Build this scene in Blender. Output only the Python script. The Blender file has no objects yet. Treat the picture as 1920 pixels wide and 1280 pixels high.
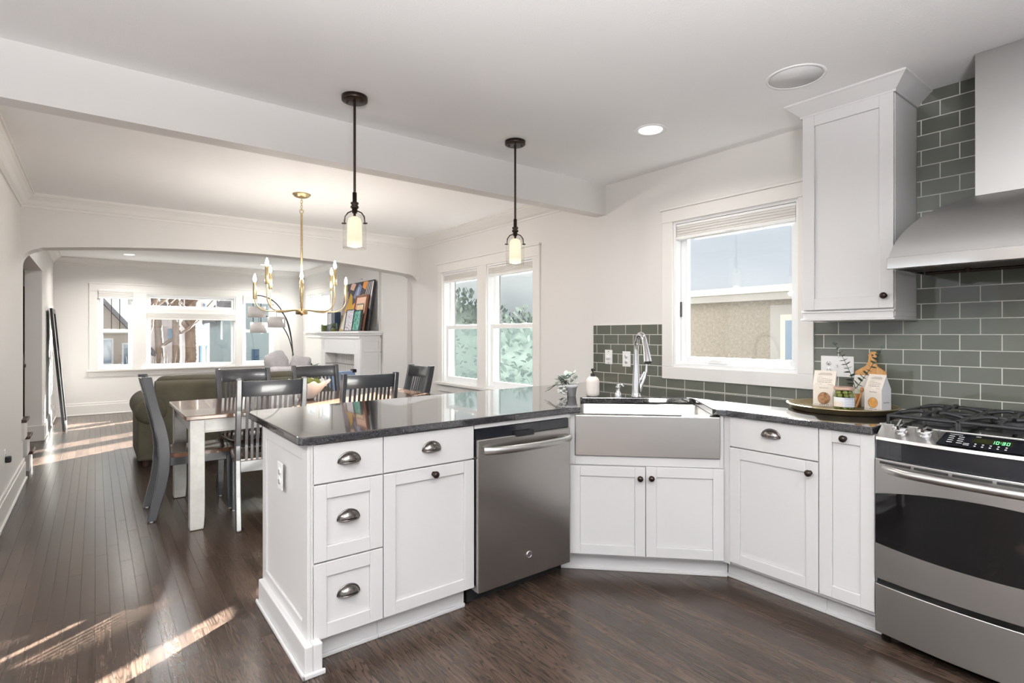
import bpy, bmesh, math, random
from mathutils import Vector, Matrix
random.seed(7)
S = bpy.context.scene
COL = S.collection
R = math.radians

# ------------------------------------------------------------------ camera
YAW = 37.585
cam_d = bpy.data.cameras.new('camera'); cam = bpy.data.objects.new('camera', cam_d); COL.objects.link(cam)
cam.location = (0, 0, 1.31); cam.rotation_euler = (R(90), 0, R(-YAW))
cam_d.sensor_width = 36; cam_d.lens = 36 * 1015.6 / 1920; cam_d.shift_y = -13 / 1920
cam_d.clip_start = 0.02; cam_d.clip_end = 300
S.camera = cam
# ------------------------------------------------------------------ world, sun, exposure
W = bpy.data.worlds.new('sky'); S.world = W; W.use_nodes = True
bg = W.node_tree.nodes['Background']
bg.inputs[0].default_value = (0.92, 0.96, 1.0, 1); bg.inputs[1].default_value = 1.15
sun_d = bpy.data.lights.new('sun', 'SUN'); sun = bpy.data.objects.new('sun', sun_d); COL.objects.link(sun)
sun_d.energy = 190.0; sun_d.angle = R(0.53); sun_d.color = (1.0, 0.96, 0.91)
SUN_TO = Vector((0.846, 0.533, math.tan(R(22.5)))).normalized()
sun.rotation_euler = SUN_TO.to_track_quat('Z', 'Y').to_euler(); sun.location = (12, 6, 8)
S.view_settings.view_transform = 'Standard'; S.view_settings.look = 'None'
S.view_settings.gamma = 1.0; S.view_settings.use_curve_mapping = False
S.view_settings.exposure = 0.2
S.cycles.use_denoising = True
S.cycles.max_bounces = 12; S.cycles.diffuse_bounces = 7; S.cycles.glossy_bounces = 5
S.cycles.transmission_bounces = 10; S.cycles.transparent_max_bounces = 16
S.cycles.sample_clamp_indirect = 6.0; S.cycles.caustics_reflective = False; S.cycles.caustics_refractive = False


def area(name, loc, size, power, color=(1, .93, .84), shape='DISK', rot=(0, 0, 0), spread=150):
    d = bpy.data.lights.new(name, 'AREA'); d.shape = shape; d.size = size; d.energy = power; d.color = color; d.spread = R(spread)
    o = bpy.data.objects.new(name, d); COL.objects.link(o); o.location = loc; o.rotation_euler = rot
    return o


def point(name, loc, r, power, color=(1, .86, .66)):
    d = bpy.data.lights.new(name, 'POINT'); d.shadow_soft_size = r; d.energy = power; d.color = color
    o = bpy.data.objects.new(name, d); COL.objects.link(o); o.location = loc
    return o


# ------------------------------------------------------------------ materials
def M(name, color=(.8, .8, .8), rough=.5, metal=0.0, spec=.5, coat=0.0, ior=1.45, trans=0.0, emit=None, es=0.0, aniso=0.0):
    m = bpy.data.materials.new(name); m.use_nodes = True
    b = m.node_tree.nodes['Principled BSDF']
    b.inputs['Base Color'].default_value = (*color, 1); b.inputs['Roughness'].default_value = rough
    b.inputs['Metallic'].default_value = metal; b.inputs['Specular IOR Level'].default_value = spec
    b.inputs['Coat Weight'].default_value = coat; b.inputs['IOR'].default_value = ior
    b.inputs['Transmission Weight'].default_value = trans; b.inputs['Anisotropic'].default_value = aniso
    if emit: b.inputs['Emission Color'].default_value = (*emit, 1); b.inputs['Emission Strength'].default_value = es
    return m


def nd(m, t, **kw):
    n = m.node_tree.nodes.new(t)
    for k, v in kw.items():
        if isinstance(k, str) and hasattr(n, k): setattr(n, k, v)
    return n


def lk(m, a, b): m.node_tree.links.new(a, b)
def bsdf(m): return m.node_tree.nodes['Principled BSDF']


def noise_bump(m, scale=200, strength=.1, dist=.002, detail=3, stretch=None):
    tc = nd(m, 'ShaderNodeTexCoord'); n = nd(m, 'ShaderNodeTexNoise'); n.inputs['Scale'].default_value = scale; n.inputs['Detail'].default_value = detail
    if stretch:
        mp = nd(m, 'ShaderNodeMapping'); mp.inputs['Scale'].default_value = stretch
        lk(m, tc.outputs['Object'], mp.inputs['Vector']); lk(m, mp.outputs[0], n.inputs['Vector'])
    else: lk(m, tc.outputs['Object'], n.inputs['Vector'])
    b = nd(m, 'ShaderNodeBump'); b.inputs['Strength'].default_value = strength; b.inputs['Distance'].default_value = dist
    lk(m, n.outputs[0], b.inputs['Height']); lk(m, b.outputs[0], bsdf(m).inputs['Normal'])
    return m


def noise_color(m, cols, scale=8, detail=4, rough=.6, stretch=None, coord='Object', lo=.3, hi=.7):
    tc = nd(m, 'ShaderNodeTexCoord'); n = nd(m, 'ShaderNodeTexNoise'); n.inputs['Scale'].default_value = scale
    n.inputs['Detail'].default_value = detail; n.inputs['Roughness'].default_value = rough
    src = tc.outputs[coord]
    if stretch:
        mp = nd(m, 'ShaderNodeMapping'); mp.inputs['Scale'].default_value = stretch
        lk(m, src, mp.inputs['Vector']); src = mp.outputs[0]
    lk(m, src, n.inputs['Vector'])
    r = nd(m, 'ShaderNodeValToRGB'); e = r.color_ramp.elements
    while len(e) < len(cols): e.new(.5)
    for i, c in enumerate(cols):
        e[i].position = lo + (hi - lo) * i / (len(cols) - 1); e[i].color = (*c, 1)
    lk(m, n.outputs[0], r.inputs[0]); lk(m, r.outputs[0], bsdf(m).inputs['Base Color'])
    return m


m_wall = noise_bump(M('wall_paint', (.74, .725, .71), .6), 350, .08, .001)
m_ceil = noise_bump(M('ceiling_paint', (.90, .90, .90), .7), 160, .35, .003, 4)
m_trim = M('trim_paint', (.79, .775, .755), .32)
m_cab = M('cabinet_paint', (.655, .65, .65), .32)
m_white_pl = M('white_plastic', (.85, .85, .85), .3)
m_vinyl = M('window_vinyl', (.86, .87, .88), .3)
m_blind = noise_bump(M('blind_fabric', (.72, .70, .68), .8), 300, .1)
m_slot = M('dark_slot', (.02, .02, .02), .5)
m_bronze = M('oil_bronze', (.035, .024, .02), .35, .8)
m_pull = M('pull_metal', (.16, .145, .135), .22, 1.0)
m_black = M('black_metal', (.015, .015, .017), .35, .3)
m_iron = noise_bump(M('cast_iron', (.022, .022, .024), .5, .2), 300, .25, .001)
m_enamel = M('black_enamel', (.008, .009, .012), .12, 0, .6, .5)
m_oglass = M('oven_glass', (.004, .004, .004), .04, 0, .5)
m_chrome = M('chrome', (.72, .72, .73), .1, 1.0)
m_polish = M('polished_steel', (.78, .77, .76), .09, 1.0)
m_brass = noise_color(M('brushed_gold', (.66, .46, .2), .3, 1.0), [(.52, .40, .22), (.66, .53, .32)], 40, 2)
m_steel = M('brushed_steel', (.60, .59, .575), .3, 1.0, aniso=.5)
noise_bump(m_steel, 60, .05, .0006, 3, (1, 1, 60))
m_steel_h = M('hood_steel', (.42, .415, .405), .42, 1.0, aniso=.4)
noise_bump(m_steel_h, 80, .04, .0005, 3, (1, .02, 40))
m_dw = M('dishwasher_steel', (.49, .47, .45), .24, 1.0, aniso=.5)
noise_bump(m_dw, 60, .05, .0006, 3, (40, 40, .4))
m_glow = M('frosted_glass_lit', (.30, .26, .20), .4, emit=(1.0, .84, .62), es=.78)
m_bulb = M('bulb_lit', (1, .95, .85), .3, emit=(1.0, .94, .86), es=320.0)
m_can = M('recessed_lens', (1, 1, 1), .4, emit=(1.0, .97, .88), es=2.2)

m_rubber = M('rubber_black', (.01, .01, .01), .6)
m_ceramic = M('white_ceramic', (.85, .84, .82), .3)
m_soap = M('soap_bottle_white', (.86, .79, .74), .45)
m_pot = M('gray_pot', (.62, .62, .63), .6)
m_led = M('green_digits', (.1, .9, .3), .4, emit=(.25, 1.0, .35), es=1.3)
m_lcd = M('display_glass', (.02, .022, .008), .1)
m_print = M('white_print', (.6, .6, .6), .5)

# window glass : thin pane
m_pane = bpy.data.materials.new('window_glass'); m_pane.use_nodes = True
nt = m_pane.node_tree; nt.nodes.clear()
o_ = nt.nodes.new('ShaderNodeOutputMaterial'); mx = nt.nodes.new('ShaderNodeMixShader'); tr = nt.nodes.new('ShaderNodeBsdfTransparent'); gl = nt.nodes.new('ShaderNodeBsdfGlossy')
tr.inputs[0].default_value = (.965, .985, .98, 1); gl.inputs['Roughness'].default_value = .02; mx.inputs[0].default_value = .06
nt.links.new(tr.outputs[0], mx.inputs[1]); nt.links.new(gl.outputs[0], mx.inputs[2]); nt.links.new(mx.outputs[0], o_.inputs[0])

def thin_glass(name, tint, refl):
    m = bpy.data.materials.new(name); m.use_nodes = True; nt = m.node_tree; nt.nodes.clear()
    o = nt.nodes.new('ShaderNodeOutputMaterial'); mx = nt.nodes.new('ShaderNodeMixShader'); tr = nt.nodes.new('ShaderNodeBsdfTransparent'); gl = nt.nodes.new('ShaderNodeBsdfGlossy'); lw = nt.nodes.new('ShaderNodeLayerWeight')
    tr.inputs[0].default_value = (*tint, 1); gl.inputs['Roughness'].default_value = .03; lw.inputs['Blend'].default_value = refl
    nt.links.new(lw.outputs['Facing'], mx.inputs[0]); nt.links.new(tr.outputs[0], mx.inputs[1]); nt.links.new(gl.outputs[0], mx.inputs[2]); nt.links.new(mx.outputs[0], o.inputs[0])
    return m
m_clear = thin_glass('clear_glass', (.99, .98, .96), .08)
m_jarglass = thin_glass('jar_glass', (.93, .96, .91), .18)
# granite
m_gran = M('black_granite', (.02, .02, .022), .09, 0, .8, .8)
tc = nd(m_gran, 'ShaderNodeTexCoord'); vo = nd(m_gran, 'ShaderNodeTexVoronoi'); vo.inputs['Scale'].default_value = 420
n2 = nd(m_gran, 'ShaderNodeTexNoise'); n2.inputs['Scale'].default_value = 90; n2.inputs['Detail'].default_value = 6
rp = nd(m_gran, 'ShaderNodeValToRGB'); e = rp.color_ramp.elements
e[0].position = .42; e[0].color = (.012, .012, .014, 1); e[1].position = .74; e[1].color = (.05, .05, .054, 1)
mxr = nd(m_gran, 'ShaderNodeMath'); mxr.operation = 'MULTIPLY_ADD'; mxr.inputs[1].default_value = .45
sepc = nd(m_gran, 'ShaderNodeSeparateColor')
lk(m_gran, tc.outputs['Object'], vo.inputs['Vector']); lk(m_gran, tc.outputs['Object'], n2.inputs['Vector'])
lk(m_gran, vo.outputs['Color'], sepc.inputs[0]); lk(m_gran, sepc.outputs[0], mxr.inputs[0])
hf = nd(m_gran, 'ShaderNodeMath'); hf.operation = 'MULTIPLY'; hf.inputs[1].default_value = .6
lk(m_gran, n2.outputs[0], hf.inputs[0]); lk(m_gran, hf.outputs[0], mxr.inputs[2]); lk(m_gran, mxr.outputs[0], rp.inputs[0]); lk(m_gran, rp.outputs[0], bsdf(m_gran).inputs['Base Color'])
bmp = nd(m_gran, 'ShaderNodeBump'); bmp.inputs['Strength'].default_value = .035; bmp.inputs['Distance'].default_value = .001
lk(m_gran, n2.outputs[0], bmp.inputs['Height']); lk(m_gran, bmp.outputs[0], bsdf(m_gran).inputs['Normal'])


# plank floor
def math_n(m, op, a, b=None, c=None):
    n = nd(m, 'ShaderNodeMath'); n.operation = op
    for i, v in enumerate((a, b, c)):
        if v is None: continue
        if isinstance(v, (int, float)): n.inputs[i].default_value = v
        else: lk(m, v, n.inputs[i])
    return n.outputs[0]


m_floor = M('dark_oak_strips', (.06, .04, .03), .24, 0, .34, .35)
bsdf(m_floor).inputs['Coat Roughness'].default_value = .18
f = m_floor
tc = nd(f, 'ShaderNodeTexCoord'); sx = nd(f, 'ShaderNodeSeparateXYZ'); lk(f, tc.outputs['Object'], sx.inputs[0])
PWD, PLN = .057, .85
rowf = math_n(f, 'DIVIDE', sx.outputs[0], PWD); row = math_n(f, 'FLOOR', rowf); rfr = math_n(f, 'SUBTRACT', rowf, row)
wn = nd(f, 'ShaderNodeTexWhiteNoise'); wn.noise_dimensions = '1D'; lk(f, row, wn.inputs['W'])
al = math_n(f, 'ADD', math_n(f, 'DIVIDE', sx.outputs[1], PLN), math_n(f, 'MULTIPLY', wn.outputs[0], 7.3))
brd = math_n(f, 'FLOOR', al); afr = math_n(f, 'SUBTRACT', al, brd)
cx = nd(f, 'ShaderNodeCombineXYZ'); lk(f, row, cx.inputs[0]); lk(f, brd, cx.inputs[1])
wn2 = nd(f, 'ShaderNodeTexWhiteNoise'); wn2.noise_dimensions = '2D'; lk(f, cx.outputs[0], wn2.inputs['Vector'])
ofs = nd(f, 'ShaderNodeVectorMath'); ofs.operation = 'MULTIPLY_ADD'; lk(f, wn2.outputs['Color'], ofs.inputs[0]); ofs.inputs[1].default_value = (5, 5, 5); lk(f, tc.outputs['Object'], ofs.inputs[2])
def fnoise(sc, detail, dist):
    mp = nd(f, 'ShaderNodeMapping'); mp.inputs['Scale'].default_value = sc; lk(f, ofs.outputs[0], mp.inputs['Vector'])
    g = nd(f, 'ShaderNodeTexNoise'); g.inputs['Scale'].default_value = 1.0; g.inputs['Detail'].default_value = detail; g.inputs['Distortion'].default_value = dist; lk(f, mp.outputs[0], g.inputs['Vector'])
    return g.outputs[0]
gfine = fnoise((210, 5, 1), 3, .2); gbig = fnoise((24, 2.6, 1), 2, 0.0)
rings = math_n(f, 'ABSOLUTE', math_n(f, 'SINE', math_n(f, 'MULTIPLY', gbig, 34.0)))      # cathedral figure
lines = math_n(f, 'POWER', math_n(f, 'SUBTRACT', 1.0, rings), 2.2)
gn_out = math_n(f, 'SUBTRACT', math_n(f, 'MULTIPLY_ADD', gfine, .7, .22), math_n(f, 'MULTIPLY', lines, .34))
rp = nd(f, 'ShaderNodeValToRGB'); e = rp.color_ramp.elements
e[0].position = .15; e[0].color = (.011, .008, .006, 1); e[1].position = .75; e[1].color = (.072, .047, .033, 1)
em = e.new(.48); em.color = (.036, .023, .017, 1)
lk(f, gn_out, rp.inputs[0])
hsv = nd(f, 'ShaderNodeHueSaturation'); lk(f, rp.outputs[0], hsv.inputs['Color']); hsv.inputs['Saturation'].default_value = .95
lk(f, math_n(f, 'MULTIPLY_ADD', wn2.outputs[0], .62, .72), hsv.inputs['Value'])
# seams
se = math_n(f, 'MINIMUM', rfr, math_n(f, 'SUBTRACT', 1.0, rfr)); sl = math_n(f, 'LESS_THAN', se, .013)
ae = math_n(f, 'MINIMUM', afr, math_n(f, 'SUBTRACT', 1.0, afr)); sa = math_n(f, 'LESS_THAN', ae, .0012)
seam = math_n(f, 'MAXIMUM', sl, sa)
mxs = nd(f, 'ShaderNodeMix'); mxs.data_type = 'RGBA'; lk(f, math_n(f, 'MULTIPLY', seam, .65), mxs.inputs[0]); lk(f, hsv.outputs[0], mxs.inputs[6]); mxs.inputs[7].default_value = (.008, .006, .005, 1)
lk(f, mxs.outputs[2], bsdf(f).inputs['Base Color'])
bm_ = nd(f, 'ShaderNodeBump'); bm_.inputs['Strength'].default_value = .25; bm_.inputs['Distance'].default_value = .0012
hgt = math_n(f, 'SUBTRACT', math_n(f, 'MULTIPLY', gfine, .12), seam); lk(f, hgt, bm_.inputs['Height']); lk(f, bm_.outputs[0], bsdf(f).inputs['Normal']); lk(f, bm_.outputs[0], bsdf(f).inputs['Coat Normal'])
lk(f, math_n(f, 'MULTIPLY_ADD', seam, .5, .27), bsdf(f).inputs['Roughness'])
lk(f, math_n(f, 'MULTIPLY_ADD', seam, -.15, .16), bsdf(f).inputs['Coat Weight'])


def brick_mat(name, c1, c2, mortar, w, h, ms, rough, off, ux, uy, bump=.4, wavy=0.0, spec=.5, offset=.5, coat=0.0):
    """tiles on a plane, ux / uy = which object axes run along / up"""
    m = M(name, c1, rough, 0, spec, coat)
    tc = nd(m, 'ShaderNodeTexCoord'); s = nd(m, 'ShaderNodeSeparateXYZ'); lk(m, tc.outputs['Object'], s.inputs[0])
    c = nd(m, 'ShaderNodeCombineXYZ')
    lk(m, math_n(m, 'ADD', s.outputs[ux], off[0]), c.inputs[0]); lk(m, math_n(m, 'ADD', s.outputs[uy], off[1]), c.inputs[1])
    b = nd(m, 'ShaderNodeTexBrick'); b.offset = offset; b.inputs['Scale'].default_value = 1; b.inputs['Mortar Size'].default_value = ms; b.inputs['Mortar Smooth'].default_value = .1
    b.inputs['Brick Width'].default_value = w; b.inputs['Row Height'].default_value = h; b.inputs['Bias'].default_value = 0
    b.inputs['Color1'].default_value = (*c1, 1); b.inputs['Color2'].default_value = (*c2, 1); b.inputs['Mortar'].default_value = (*mortar, 1)
    lk(m, c.outputs[0], b.inputs['Vector']); lk(m, b.outputs['Color'], bsdf(m).inputs['Base Color'])
    lk(m, math_n(m, 'MULTIPLY_ADD', b.outputs['Fac'], .55, rough), bsdf(m).inputs['Roughness'])
    bp = nd(m, 'ShaderNodeBump'); bp.inputs['Strength'].default_value = bump; bp.inputs['Distance'].default_value = .002
    h_ = math_n(m, 'SUBTRACT', 1.0, b.outputs['Fac'])
    if wavy:
        n = nd(m, 'ShaderNodeTexNoise'); n.inputs['Scale'].default_value = 17; n.inputs['Detail'].default_value = 1; lk(m, tc.outputs['Object'], n.inputs['Vector'])
        h_ = math_n(m, 'ADD', h_, math_n(m, 'MULTIPLY', n.outputs[0], wavy))
    lk(m, h_, bp.inputs['Height']); lk(m, bp.outputs[0], bsdf(m).inputs['Normal'])
    return m


m_tile = brick_mat('glass_tile', (.098, .104, .083), (.125, .133, .11), (.66, .65, .60), .1565, .0785, .0022, .06, (-.9225 + 1.565, -1.31 + 3.14), 1, 2, .35, 1.1, .6)
m_brick = brick_mat('white_brick', (.86, .85, .83), (.76, .75, .73), (.25, .24, .23), .075, .21, .006, .35, (0, 0), 1, 2, 1.0)
m_stucco = noise_color(M('tan_stucco', (.5, .43, .33), .9), [(.085, .075, .065), (.20, .178, .15), (.36, .335, .29)], 26, 8, .9)
m_snow = noise_bump(M('snow', (.47, .495, .54), .8), 8, .3, .02)
m_wood_t = noise_color(M('table_wood', (.14, .075, .045), .16, 0, .5, .3), [(.07, .038, .025), (.13, .075, .05), (.20, .125, .085)], 3, 5, .6, (1.2, 22, 1))
m_wood_e = noise_color(M('table_edge_wood', (.3, .18, .11), .4), [(.22, .12, .07), (.38, .24, .15)], 4, 4, .6, (2, 20, 20))
m_chair = M('chair_black', (.028, .030, .035), .28, 0, .75, .35)
m_tleg = noise_color(M('table_sheen_gray', (.33, .325, .31), .35, 0, .6), [(.30, .295, .28), (.40, .39, .375)], 9, 4)  # gray base stands in for the sheen on glossy black paint
m_seat = noise_color(M('seat_wood', (.12, .06, .035), .18, 0, .5, .3), [(.06, .03, .02), (.17, .085, .05)], 4, 5, .6, (18, 1.5, 1))
m_sofa = noise_bump(noise_color(M('olive_velvet', (.07, .065, .04), .9), [(.065, .058, .038), (.115, .103, .072)], 3, 4), 250, .2, .002)
m_gray_f = noise_bump(noise_color(M('gray_plush', (.36, .34, .35), .95), [(.42, .40, .41), (.60, .57, .58)], 5, 4), 120, .5, .006)
m_shade = M('white_shade', (.80, .77, .75), .8)
m_mant = M('mantel_paint', (.85, .85, .86), .35)
m_dkwood = noise_color(M('dark_door_wood', (.05, .025, .018), .4), [(.035, .018, .012), (.075, .038, .026)], 5, 4, .6, (14, 14, 1))
m_leaf = noise_color(M('dark_leaf', (.03, .07, .03), .5), [(.015, .04, .02), (.05, .10, .045)], 6, 3)
m_euc = noise_color(M('eucalyptus_leaf', (.05, .09, .07), .6), [(.025, .05, .04), (.07, .12, .09)], 30, 2)
m_pale_leaf = noise_color(M('pale_leaf', (.55, .65, .6), .6), [(.42, .52, .48), (.75, .78, .74)], 30, 2)
m_moss = noise_color(M('moss', (.2, .22, .04), .9), [(.10, .13, .02), (.33, .34, .08)], 60, 4)
m_moss2 = noise_bump(noise_color(M('olive', (.16, .18, .03), .35), [(.11, .13, .02), (.25, .26, .06)], 40, 2), 60, .1)
m_kraft = M('cream_card', (.80, .73, .65), .6)
m_peach = M('pale_print_card', (.80, .70, .62), .6)
m_ink = M('gray_ink', (.22, .19, .17), .7)
m_card_w = M('white_card', (.78, .79, .82), .5)
m_cookie = noise_color(M('orange_biscuit', (.62, .30, .07), .8), [(.50, .22, .05), (.75, .40, .12)], 60, 3)
m_choc = noise_color(M('brown_biscuit', (.25, .12, .05), .7), [(.14, .06, .025), (.5, .28, .14)], 60, 3)
m_lid = M('copper_lid', (.50, .34, .26), .45, .3)
m_board = noise_color(M('board_wood', (.55, .29, .10), .5), [(.46, .23, .075), (.66, .37, .14)], 6, 4, .6, (1, 20, 2))
m_spoon = M('spoon_wood', (.42, .18, .06), .5)
m_marble = M('white_marble', (.80, .77, .72), .3)
m_amber = M('amber_honey', (.40, .15, .04), .15)
m_tray = noise_color(M('aged_gold_tray', (.5, .41, .24), .34, .85), [(.42, .34, .19), (.60, .50, .30)], 8, 3)
m_bark = noise_bump(noise_color(M('bark', (.16, .105, .075), .9), [(.06, .043, .034), (.15, .11, .085)], 6, 6, .7, (3, 3, .6)), 18, .6, .03)
m_h_beige = M('beige_siding', (.46, .39, .33), .8)
m_h_pink = M('pinkish_stucco', (.60, .49, .47), .8)
m_h_teal = M('pale_teal_siding', (.46, .55, .57), .8)
m_h_trim = M('house_trim', (.8, .8, .8), .6)
m_h_glass = M('house_window_dark', (.10, .16, .24), .1)
m_h_roof = M('roof_gray', (.20, .19, .20), .9)
m_fascia = M('fascia_gray', (.33, .32, .31), .7)
m_gutter = M('gutter_cream', (.62, .60, .54), .6)
m_hedge = noise_color(M('pale_hedge', (.3, .42, .28), .9), [(.075, .105, .095), (.11, .14, .12)], 5, 4)
m_twig = M('twig_gray', (.02, .017, .018), .9)
m_lawn = noise_color(M('winter_ground', (.5, .5, .47), .95), [(.06, .055, .045), (.10, .10, .10)], .8, 5)
m_mirror = M('mirror_glass', (.85, .87, .88), .03, 1.0)
m_blue = M('pale_blue_panel', (.26, .36, .56), .6)
m_canvas = M('canvas_charcoal', (.06, .055, .065), .7)
m_p = {k: M('paint_' + k, c, .65) for k, c in dict(ochre=(.62, .36, .03), orange=(.85, .33, .07), peach=(.85, .55, .42), white=(.78, .76, .74), blue=(.22, .28, .48), mauve=(.30, .22, .27), teal=(.06, .26, .22), green=(.20, .34, .20), lav=(.50, .50, .60), rust=(.36, .15, .06)).items()}
m_fr_wood = M('frame_wood', (.22, .085, .04), .4)
m_fr_gold = M('frame_gold', (.42, .26, .08), .4, .3)
m_ptg_pale = noise_color(M('pale_landscape', (.6, .6, .55), .7), [(.30, .45, .42), (.72, .72, .66), (.8, .78, .74)], 9, 4)
m_ptg_lav = noise_color(M('lavender_landscape', (.6, .6, .66), .7), [(.34, .22, .16), (.62, .62, .70), (.80, .80, .84)], 14, 4, .6, (1, 1, 3))
m_ptg_teal = noise_color(M('teal_landscape', (.1, .3, .25), .6), [(.02, .09, .08), (.07, .30, .24), (.42, .62, .52)], 22, 4)
m_speaker = noise_bump(M('speaker_grille', (.70, .70, .70), .7), 900, .3, .001)
m_art_orange = noise_color(M('orange_sketch', (.8, .5, .2), .7), [(.80, .74, .66), (.80, .62, .40), (.80, .36, .10)], 14, 3)


# ------------------------------------------------------------------ mesh builder
class MB:
    def __init__(s): s.v = []; s.f = []; s.mi = []; s.cur = 0; s.sm = []; s.smooth = False
    def add(s, vs, fs, smooth=None):
        b = len(s.v); s.v += [tuple(map(float, q)) for q in vs]
        for q in fs:
            s.f.append([b + i for i in q]); s.mi.append(s.cur); s.sm.append(s.smooth if smooth is None else smooth)
        return s
    def box(s, x0, y0, z0, x1, y1, z1):
        return s.add([(x0, y0, z0), (x1, y0, z0), (x1, y1, z0), (x0, y1, z0), (x0, y0, z1), (x1, y0, z1), (x1, y1, z1), (x0, y1, z1)],
                     [(0, 3, 2, 1), (4, 5, 6, 7), (0, 1, 5, 4), (1, 2, 6, 5), (2, 3, 7, 6), (3, 0, 4, 7)], False)
    def fbox(s, F, u0, u1, n0, n1, z0, z1):
        P = [F(u, n, z) for z in (z0, z1) for (u, n) in ((u0, n0), (u1, n0), (u1, n1), (u0, n1))]
        return s.add(P, [(0, 3, 2, 1), (4, 5, 6, 7), (0, 1, 5, 4), (1, 2, 6, 5), (2, 3, 7, 6), (3, 0, 4, 7)], False)
    def hexa(s, P):
        return s.add(P, [(0, 3, 2, 1), (4, 5, 6, 7), (0, 1, 5, 4), (1, 2, 6, 5), (2, 3, 7, 6), (3, 0, 4, 7)], False)
    def prism(s, poly, fn0, fn1, smooth=False):
        """poly list of 2d, fn0/fn1 map 2d -> 3d end caps"""
        n = len(poly); V = [fn0(*q) for q in poly] + [fn1(*q) for q in poly]
        b = len(s.v)
        s.add(V, [tuple(range(n - 1, -1, -1)), tuple(range(n, 2 * n))], False)
        for i in range(n):
            j = (i + 1) % n
            s.f.append([b + i, b + j, b + n + j, b + n + i]); s.mi.append(s.cur); s.sm.append(smooth)
        return s
    def zprism(s, poly, z0, z1, smooth=False):
        return s.prism(poly, lambda x, y: (x, y, z0), lambda x, y: (x, y, z1), smooth)
    def lathe(s, prof, O=(0, 0, 0), axis=(0, 0, 1), n=24, smooth=True, ph=0.0, sx=1.0):
        a = Vector(axis).normalized(); t = Vector((1, 0, 0)) if abs(a.x) < .9 else Vector((0, 1, 0))
        p = (t - a * t.dot(a)).normalized(); q = a.cross(p); O = Vector(O); V = []; Fc = []
        k = len(prof)
        for (r, h) in prof:
            for i in range(n):
                w = 2 * math.pi * i / n + ph
                V.append(O + a * h + p * (max(r, 1e-5) * math.cos(w) * sx) + q * (max(r, 1e-5) * math.sin(w)))
        for j in range(k - 1):
            for i in range(n):
                Fc.append((j * n + i, j * n + (i + 1) % n, (j + 1) * n + (i + 1) % n, (j + 1) * n + i))
        s.add(V, Fc, smooth)
        if prof[0][0] > 1e-4: s.add(V[:n], [tuple(range(n - 1, -1, -1))], False)
        if prof[-1][0] > 1e-4: s.add(V[-n:], [tuple(range(n))], False)
        return s
    def tube(s, pts, r, n=10, caps=True, smooth=True, flat=None):
        pts = [Vector(q) for q in pts]; k = len(pts)
        rs = r if isinstance(r, (list, tuple)) else [r] * k
        V = []; Fc = []; ref = None
        for i, q in enumerate(pts):
            d = (pts[min(i + 1, k - 1)] - pts[max(i - 1, 0)]).normalized()
            if ref is None:
                t = Vector((0, 0, 1)) if abs(d.z) < .9 else Vector((1, 0, 0)); ref = (t - d * t.dot(d)).normalized()
            else:
                ref = ref - d * ref.dot(d); ref.normalize()
            b = d.cross(ref)
            for j in range(n):
                w = 2 * math.pi * j / n
                V.append(q + ref * (rs[i] * math.cos(w)) + b * (rs[i] * math.sin(w) * (flat or 1)))
        for i in range(k - 1):
            for j in range(n):
                Fc.append((i * n + j, i * n + (j + 1) % n, (i + 1) * n + (j + 1) % n, (i + 1) * n + j))
        s.add(V, Fc, smooth)
        if caps: s.add(V[:n], [tuple(range(n - 1, -1, -1))], False); s.add(V[-n:], [tuple(range(n))], False)
        return s
    def grid(s, rows, smooth=True, close=False):
        k = len(rows[0]); V = [q for r in rows for q in r]; Fc = []
        for i in range(len(rows) - 1):
            for j in range(k - (0 if close else 1)):
                j2 = (j + 1) % k
                Fc.append((i * k + j, i * k + j2, (i + 1) * k + j2, (i + 1) * k + j))
        return s.add(V, Fc, smooth)
    def ell(s, c, r, n=14, m=9, rot=None):
        rows = []
        for i in range(m + 1):
            t = math.pi * i / m; ring = []
            for j in range(n):
                w = 2 * math.pi * j / n
                v = Vector((r[0] * math.sin(t) * math.cos(w), r[1] * math.sin(t) * math.sin(w), r[2] * math.cos(t)))
                if rot: v = rot @ v
                ring.append(Vector(c) + v)
            rows.append(ring)
        return s.grid(rows, True, True)
    def leaf(s, base, d, up, L, w, curl=.15):
        d = Vector(d).normalized(); up = Vector(up); side = d.cross(up).normalized(); nrm = side.cross(d).normalized(); base = Vector(base)
        P = [base, base + d * L * .35 + side * w * .5 + nrm * curl * L * .3, base + d * L * .75 + side * w * .42 + nrm * curl * L * .2, base + d * L - nrm * curl * L * .2,
             base + d * L * .75 - side * w * .42 + nrm * curl * L * .2, base + d * L * .35 - side * w * .5 + nrm * curl * L * .3, base + d * L * .5]
        return s.add(P, [(0, 1, 6), (1, 2, 6), (2, 3, 6), (3, 4, 6), (4, 5, 6), (5, 0, 6)], True)
    def build(s, name, mat, parent=None, bevel=0, seg=2, origin=None, solid=0, sub=0, weld=False, world=True, tagd=None):
        me = bpy.data.meshes.new(name)
        V = s.v
        if origin is not None and parent is None: V = [(a - origin[0], b - origin[1], c - origin[2]) for a, b, c in V]
        me.from_pydata(V, [], s.f)
        mats = mat if isinstance(mat, (list, tuple)) else [mat]
        for m in mats: me.materials.append(m)
        for p, i, sm in zip(me.polygons, s.mi, s.sm): p.material_index = i; p.use_smooth = sm
        b = bmesh.new(); b.from_mesh(me)
        if weld or sub: bmesh.ops.remove_doubles(b, verts=b.verts, dist=1e-5)
        bmesh.ops.recalc_face_normals(b, faces=b.faces)
        b.to_mesh(me); b.free()
        o = bpy.data.objects.new(name, me); COL.objects.link(o)
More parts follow.
